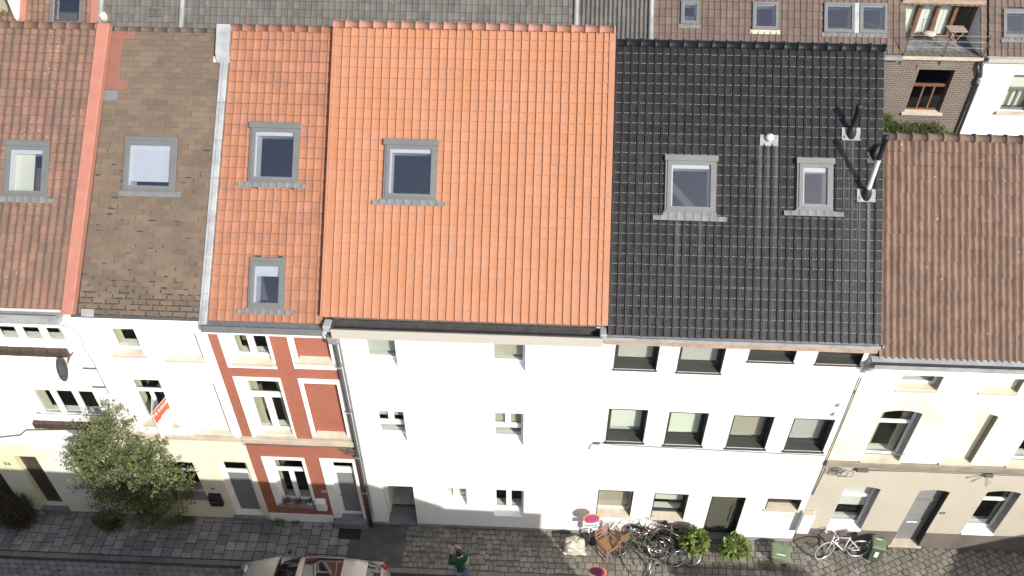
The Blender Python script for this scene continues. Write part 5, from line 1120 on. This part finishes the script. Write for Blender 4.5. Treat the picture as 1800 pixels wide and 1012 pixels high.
bike('bicycle','black bicycle fallen flat on the setts in front of the other bicycles',(4.45,-1.0,.06),166,62,'bikeblack',steer=35,guard=True,saddle='leather')

bike('bicycle','black bicycle with steel mudguards leaning over at the bush end of the pile',(4.75,-.55,0),187,20,'bikeblack',steer=-15,guard=True,saddle='black')
bike('bicycle','olive bicycle standing askew nearest the kerb with its front wheel turned',(4.15,-1.0,0),200,14,'bikegreen',steer=40,saddle='black')
# green wheelie bins
def wbin(loc,yaw,tilt,label,body,lidm,sc):
    t=root('wheelie_bin',loc,label,'bin','green bins',rot=Matrix.Rotation(R(yaw),4,'Z')@Matrix.Rotation(R(tilt),4,'X')@Matrix.Diagonal((*sc,1)))
    q=lambda w,d,z:[(-w,-d,z),(w,-d,z),(w,d,z),(-w,d,z)]
    MB().add(q(.19,.20,.03)+q(.24,.27,.80),[(3,2,1,0),(4,5,6,7),(0,1,5,4),(1,2,6,5),(2,3,7,6),(3,0,4,7)]).obj('body',M[body],t,local=True,bevel=.02)
    l=MB().add(q(.26,.30,.80)+q(.26,.30,.84)+q(.21,.22,.885),[(3,2,1,0),(0,1,5,4),(1,2,6,5),(2,3,7,6),(3,0,4,7),(4,5,9,8),(5,6,10,9),(6,7,11,10),(7,4,8,11),(8,9,10,11)]).obj('lid',M[lidm],t,local=True,bevel=.012)
    MB().box(-.12,.02,.886,.12,.08,.905).obj('lid_rib',M[lidm],l,local=True,bevel=.01); MB().box(-.12,.12,.886,.12,.15,.893).obj('label_strip',M['signwhite'],l,local=True)
    MB().tube([(-.2,.28,.82),(-.2,.34,.84),(.2,.34,.84),(.2,.28,.82)],.016,8).obj('handle',M[body],t,local=True,smooth=True)
    for s in (-1,1): MB().lathe([(0,-.025),(.1,-.025),(.1,.025),(0,.025)],(s*.2,.22,.1),16,axis='x').obj('wheel',M['rubber'],t,local=True)
    MB().box(-.07,-.262,.35,.07,-.232,.62).obj('front_label',M['signwhite'],t,local=True)
    return t
wbin((7.1,-.58,0),168,0,'pale green wheelie bin with a ribbed lid at the meter box corner','bing','bing',(1,.85,.42))
wbin((9.8,-.45,0),-14,-5,'dark green bin with white front label beside the white bicycle','bind','bing',(.72,.72,.85))

# books / junk on B's window sill
t=root('sill_clutter',(-10.0,-.08,1.13),'row of books and odds and ends on the window sill behind the shrub','books')
x=-.35
for k in range(9):
    w=random.uniform(.03,.06); hgt=random.uniform(.16,.24); MB().box(x,-.06,.0,x+w-.004,.08,hgt).obj('book',mat('book_cover',random.choice(((.6,.6,.55),(.08,.08,.09),(.3,.1,.06),(.12,.16,.2))),.6),t,local=True); x+=w

# ------------------------------------------------------------------ parked car
t=root('parked_car',(-6.05,-2.52,-.1),'champagne hatchback with a glass roof parked at the kerb by the red house','car')
ST=[(0,.50,.60,.66),(.06,.56,.70,.74),(.35,.76,.80,.84),(.95,.94,.86,.86),(1.12,.99,.87,.86),(1.50,1.22,.87,.80),(1.85,1.40,.87,.76),(2.3,1.47,.87,.75),(2.9,1.47,.87,.74),(3.35,1.42,.87,.73),(3.62,1.34,.86,.72),(3.86,1.12,.85,.75),(4.02,.94,.83,.80),(4.12,.80,.80,.78),(4.16,.45,.74,.72)]
def lerp(a,b,f): return a+(b-a)*f
def station(x):
    for i in range(len(ST)-1):
        a,b=ST[i],ST[i+1]
        if a[0]<=x<=b[0]:
            f=(x-a[0])/(b[0]-a[0]); return [lerp(a[k],b[k],f) for k in range(4)]
    return list(ST[-1])
def ringp(x):
    _,zt,wm,wt=station(x); belt=min(zt-.03,.93); gh=zt-belt>.12
    rw=min(wt,.62+.0*zt) if gh else wt*.92
    pts=[(wm*.9,.24),(wm*.985,.34),(wm,.55),(wm,.72),(wm*.97,belt)]
    k=[(.30,.2),(.62,.55),(.88,.82),(1.0,.93)]
    for (a,b) in ((0.33,.33),(.66,.66),(.93,.90)): pts.append((lerp(wm*.965,rw,a),lerp(belt,zt-.04,b)))
    pts+= [(rw*.9,zt-.022),(rw*.55,zt-.004),(0,zt)]
    return pts
def cv(x,j,s,off=0):
    p=ringp(x); n=len(p); y,z=p[j]; 
    a=p[max(0,j-1)]; c=p[min(n-1,j+1)]; ny,nz=-(c[1]-a[1]),(c[0]-a[0]); l=math.hypot(ny,nz) or 1; ny,nz=-ny/l,-nz/l
    if j==n-1: ny,nz=0,1
    zx0,zx1=ringp(max(0,x-.02))[-1][1],ringp(min(4.16,x+.02))[-1][1]; sl=(zx1-zx0)/.04 if j>=5 else 0
    nn=math.hypot(1,sl); return (x-2.08-off*sl/nn, s*(y+ny*off), z+nz*off/nn)
xs=[ST[0][0]]+[i*.08 for i in range(1,52)]+[4.16]; nj=len(ringp(1.))
b=MB(); 
for x in xs: b.v+=[cv(x,j,1) for j in range(nj)]+[cv(x,j,-1) for j in range(nj-2,-1,-1)]
m=2*nj-1; b.r=[0]*len(b.v)
for i in range(len(xs)-1): b.f+=[(i*m+k,i*m+k+1,(i+1)*m+k+1,(i+1)*m+k) for k in range(m-1)]
b.f+=[tuple(range(m)),tuple(range((len(xs)-1)*m+m-1,(len(xs)-1)*m-1,-1))]+[(i*m,(i+1)*m,(i+1)*m+m-1,i*m+m-1) for i in range(len(xs)-1)]
b.obj('body',M['paint'],t,local=True,smooth=True)
def patch(name,x0,x1,j0,j1,sides,mt,off=.006,n=12,parent=None,curve=None):
    for s in sides:
        b=MB(); X=[lerp(x0,x1,i/n) for i in range(n+1)]
        if s==0:
            cols=[(j,1) for j in range(j0,nj)]+[(j,-1) for j in range(nj-2,j0-1,-1)]
        else: cols=[(j,s) for j in range(j0,j1+1)]
        k=len(cols)
        for x in X:
            b.v+=[cv(x-(curve*(1-((q/(k-1))*2-1)**2) if curve else 0),j,sg,off) for q,(j,sg) in enumerate(cols)]
        b.r=[0]*len(b.v)
        for i in range(n): b.f+=[(i*k+q,i*k+q+1,(i+1)*k+q+1,(i+1)*k+q) for q in range(k-1)]
        b.obj(name,M[mt],t,local=True,smooth=True)
patch('windscreen',1.14,1.84,7,0,(0,),'carglass',curve=.06); patch('glass_roof',1.95,3.02,8,0,(0,),'carglass'); patch('rear_window',3.66,3.98,7,0,(0,),'carglass')
patch('side_window',1.45,2.25,5,6,(1,-1),'carglass'); patch('side_window',2.32,3.1,5,6,(1,-1),'carglass'); patch('side_window',3.16,3.5,5,6,(1,-1),'carglass')
for s in (-1,1):
    for x in (.78,3.38):
        w=MB().lathe([(.18,-.1),(.30,-.1),(.315,-.06),(.315,.06),(.30,.1),(.18,.1)],(x-2.08,s*.74,.315),24,axis='y').obj('wheel',M['rubber'],t,local=True,smooth=True); MB().lathe([(0,-.09),(.19,-.09),(.19,.09),(0,.09)],(x-2.08,s*.74,.315),20,axis='y').obj('hubcap',M['zinc'],w,local=True)
    MB().ell((1.35-2.08,s*.96,.98),(.05,.08,.05),12,8).obj('wing_mirror',M['black'],t,local=True,smooth=True)
    MB().ell((.14-2.08,s*.58,.66),(.06,.12,.05),12,8).obj('headlight',M['lens'],t,local=True,smooth=True); MB().ell((4.02-2.08,s*.70,.85),(.10,.09,.14),12,8).obj('tail_light',M['redlens'],t,local=True,smooth=True)
    MB().tube([(2.0-2.08,s*.64,1.475),(2.6-2.08,s*.64,1.49),(3.3-2.08,s*.64,1.45)],.014,6).obj('roof_rail',M['black'],t,local=True,smooth=True)
MB().ell((3.25-2.08,0,1.46),(.05,.02,.03),10,6).obj('aerial',M['black'],t,local=True)
MB().tube([(1.2-2.08,-.2,1.035),(1.45-2.08,.35,1.19)],.008,5).obj('wiper',M['black'],t,local=True)
MB().box(-2.10,-.26,.36,-2.075,.26,.47).obj('number_plate',M['signwhite'],t,local=True)

# ------------------------------------------------------------------ person seen from behind, raising a camera
def skin_mesh(name, joints, edges, mt, parent, sub=2):
    me=bpy.data.meshes.new(name); me.from_pydata([j[0] for j in joints],edges,[]); o=bpy.data.objects.new(name,me); setp(o,parent,local=True)
    sk=o.modifiers.new('skin','SKIN'); sk.use_smooth_shade=True
    lay=me.skin_vertices[0].data if me.skin_vertices else None
    if lay is None:
        bm=bmesh.new(); bm.from_mesh(me); bm.verts.layers.skin.verify(); bm.to_mesh(me); bm.free(); lay=me.skin_vertices[0].data
    for i,j in enumerate(joints): lay[i].radius=(j[1],j[2] if len(j)>2 else j[1]); lay[i].use_root=(i==0)
    s=o.modifiers.new('sub','SUBSURF'); s.levels=sub; s.render_levels=sub
    me.materials.append(mt); return o
t=root('person',(-1.98,-1.80,-.1),'person with dark hair in bottle green jumper and jeans holding up a camera','person',rot=Matrix.Rotation(R(22),4,'Z'))
# local: +y faces the houses; 1.74 m tall
J=[((0,0,.95),.14,.11),((0,.01,1.18),.135,.10),((0,.02,1.38),.15,.10),((0,.03,1.48),.07,.07),((0,.05,1.56),.06,.06),((0,.07,1.66),.082,.095),
   ((.17,.02,1.42),.06),((.23,.06,1.18),.046),((.13,.27,1.28),.038),((.03,.38,1.48),.03),
   ((-.17,.02,1.42),.06),((-.25,.08,1.17),.046),((-.15,.30,1.33),.038),((-.07,.38,1.48),.03),
   ((.09,0,.88),.095),((.10,.02,.48),.065),((.10,-.02,.09),.045),((.11,.14,.03),.035),((-.09,0,.88),.095),((-.10,.05,.48),.065),((-.11,.10,.09),.045),((-.12,.26,.03),.035),((0,-.005,.82),.145,.115)]
Ed=[(0,1),(1,2),(2,3),(3,4),(4,5),(2,6),(6,7),(7,8),(8,9),(2,10),(10,11),(11,12),(12,13),(0,14),(14,15),(15,16),(16,17),(0,18),(18,19),(19,20),(20,21)]
skin_mesh('body',J[:22],Ed,M['skin'],t)
for (hx,side) in ((.03,1),(-.07,-1)):
    b=MB()
    for k in range(4):
        z=1.53-.02*k; b.tube([(hx-.03*side,.40,z),(hx-.05*side,.43,z+.005),(hx-.06*side,.45,z-.005),(hx-.045*side,.465,z-.015)],.0085,6)
    b.tube([(hx,.385,1.47),(hx-.02*side,.41,1.465),(hx-.04*side,.43,1.47)],.0095,6); b.obj('fingers',M['skin'],t,local=True,smooth=True)
def infl(idx,e,add,mt,name,trim=None):
    js=[]
    for i in idx:
        j=J[i]; r=j[1]+add; r2=(j[2] if len(j)>2 else j[1])+add; p=Vector(j[0])
        if trim and i in trim: p=Vector(J[trim[i][0]][0]).lerp(p,trim[i][1])
        js.append((tuple(p),r,r2))
    m={k:n for n,k in enumerate(idx)}; return skin_mesh(name,js,[(m[a],m[b]) for a,b in e],mt,t)
infl([22,0,1,2,3,6,7,8,10,11,12],[(22,0),(0,1),(1,2),(2,3),(2,6),(6,7),(7,8),(2,10),(10,11),(11,12)],.034,M['jumper'],'jumper')
infl([0,14,15,16,18,19,20],[(0,14),(14,15),(15,16),(0,18),(18,19),(19,20)],.02,M['jeans'],'jeans')
for i in (17,21):
    p=J[i][0]; MB().ell((p[0],p[1]-.07,.045),(.055,.14,.05),12,8).obj('shoe',M['rubber'],t,local=True,smooth=True)
b=MB(); b.ell((0,.05,1.675),(.098,.112,.115),20,14); b.v=[(x*(1+.05*math.sin(23*z+9*x)),y*(1+.04*math.sin(31*x+17*z)),z) for x,y,z in b.v]; 
b.f=[f for f in b.f if sum(b.v[i][2] for i in f)/4>1.60 and not (sum(b.v[i][1] for i in f)/4>.11 and sum(b.v[i][2] for i in f)/4<1.72)]; b.obj('hair',M['hair'],t,local=True,smooth=True)
for s in (-1,1): MB().ell((s*.088,.06,1.635),(.016,.026,.034),10,8).obj('ear',M['skin'],t,local=True,smooth=True)
b=MB(); b.ell((0,.165,1.64),(.014,.022,.022),8,6); b.obj('nose',M['skin'],t,local=True,smooth=True)
for s in (-1,1): MB().ell((s*.033,.155,1.675),(.014,.008,.009),8,6).obj('eye',M['signwhite'],t,local=True,smooth=True)
MB().ell((0,.158,1.595),(.028,.008,.008),8,6).obj('mouth',M['leather'],t,local=True,smooth=True)
b=MB(); P_=[(.245,-.02,1.40),(.20,-.095,1.40),(.12,-.128,1.34),(.05,-.135,1.26)]
b.tube(P_,.013,6); b.obj('stripe',M['stripe'],t,local=True,smooth=True)
c=root('camera_device',(-2.17,-1.40,1.40),'small black camera raised in the hands of the person in green','camera',rot=Matrix.Rotation(R(22),4,'Z'))
MB().box(-.065,-.02,-.04,.065,.03,.045).obj('body',M['black'],c,local=True,bevel=.01); MB().lathe([(0,.09),(.03,.09),(.034,.03),(0,.03)],n=14,axis='y').obj('lens',M['black'],c,local=True)
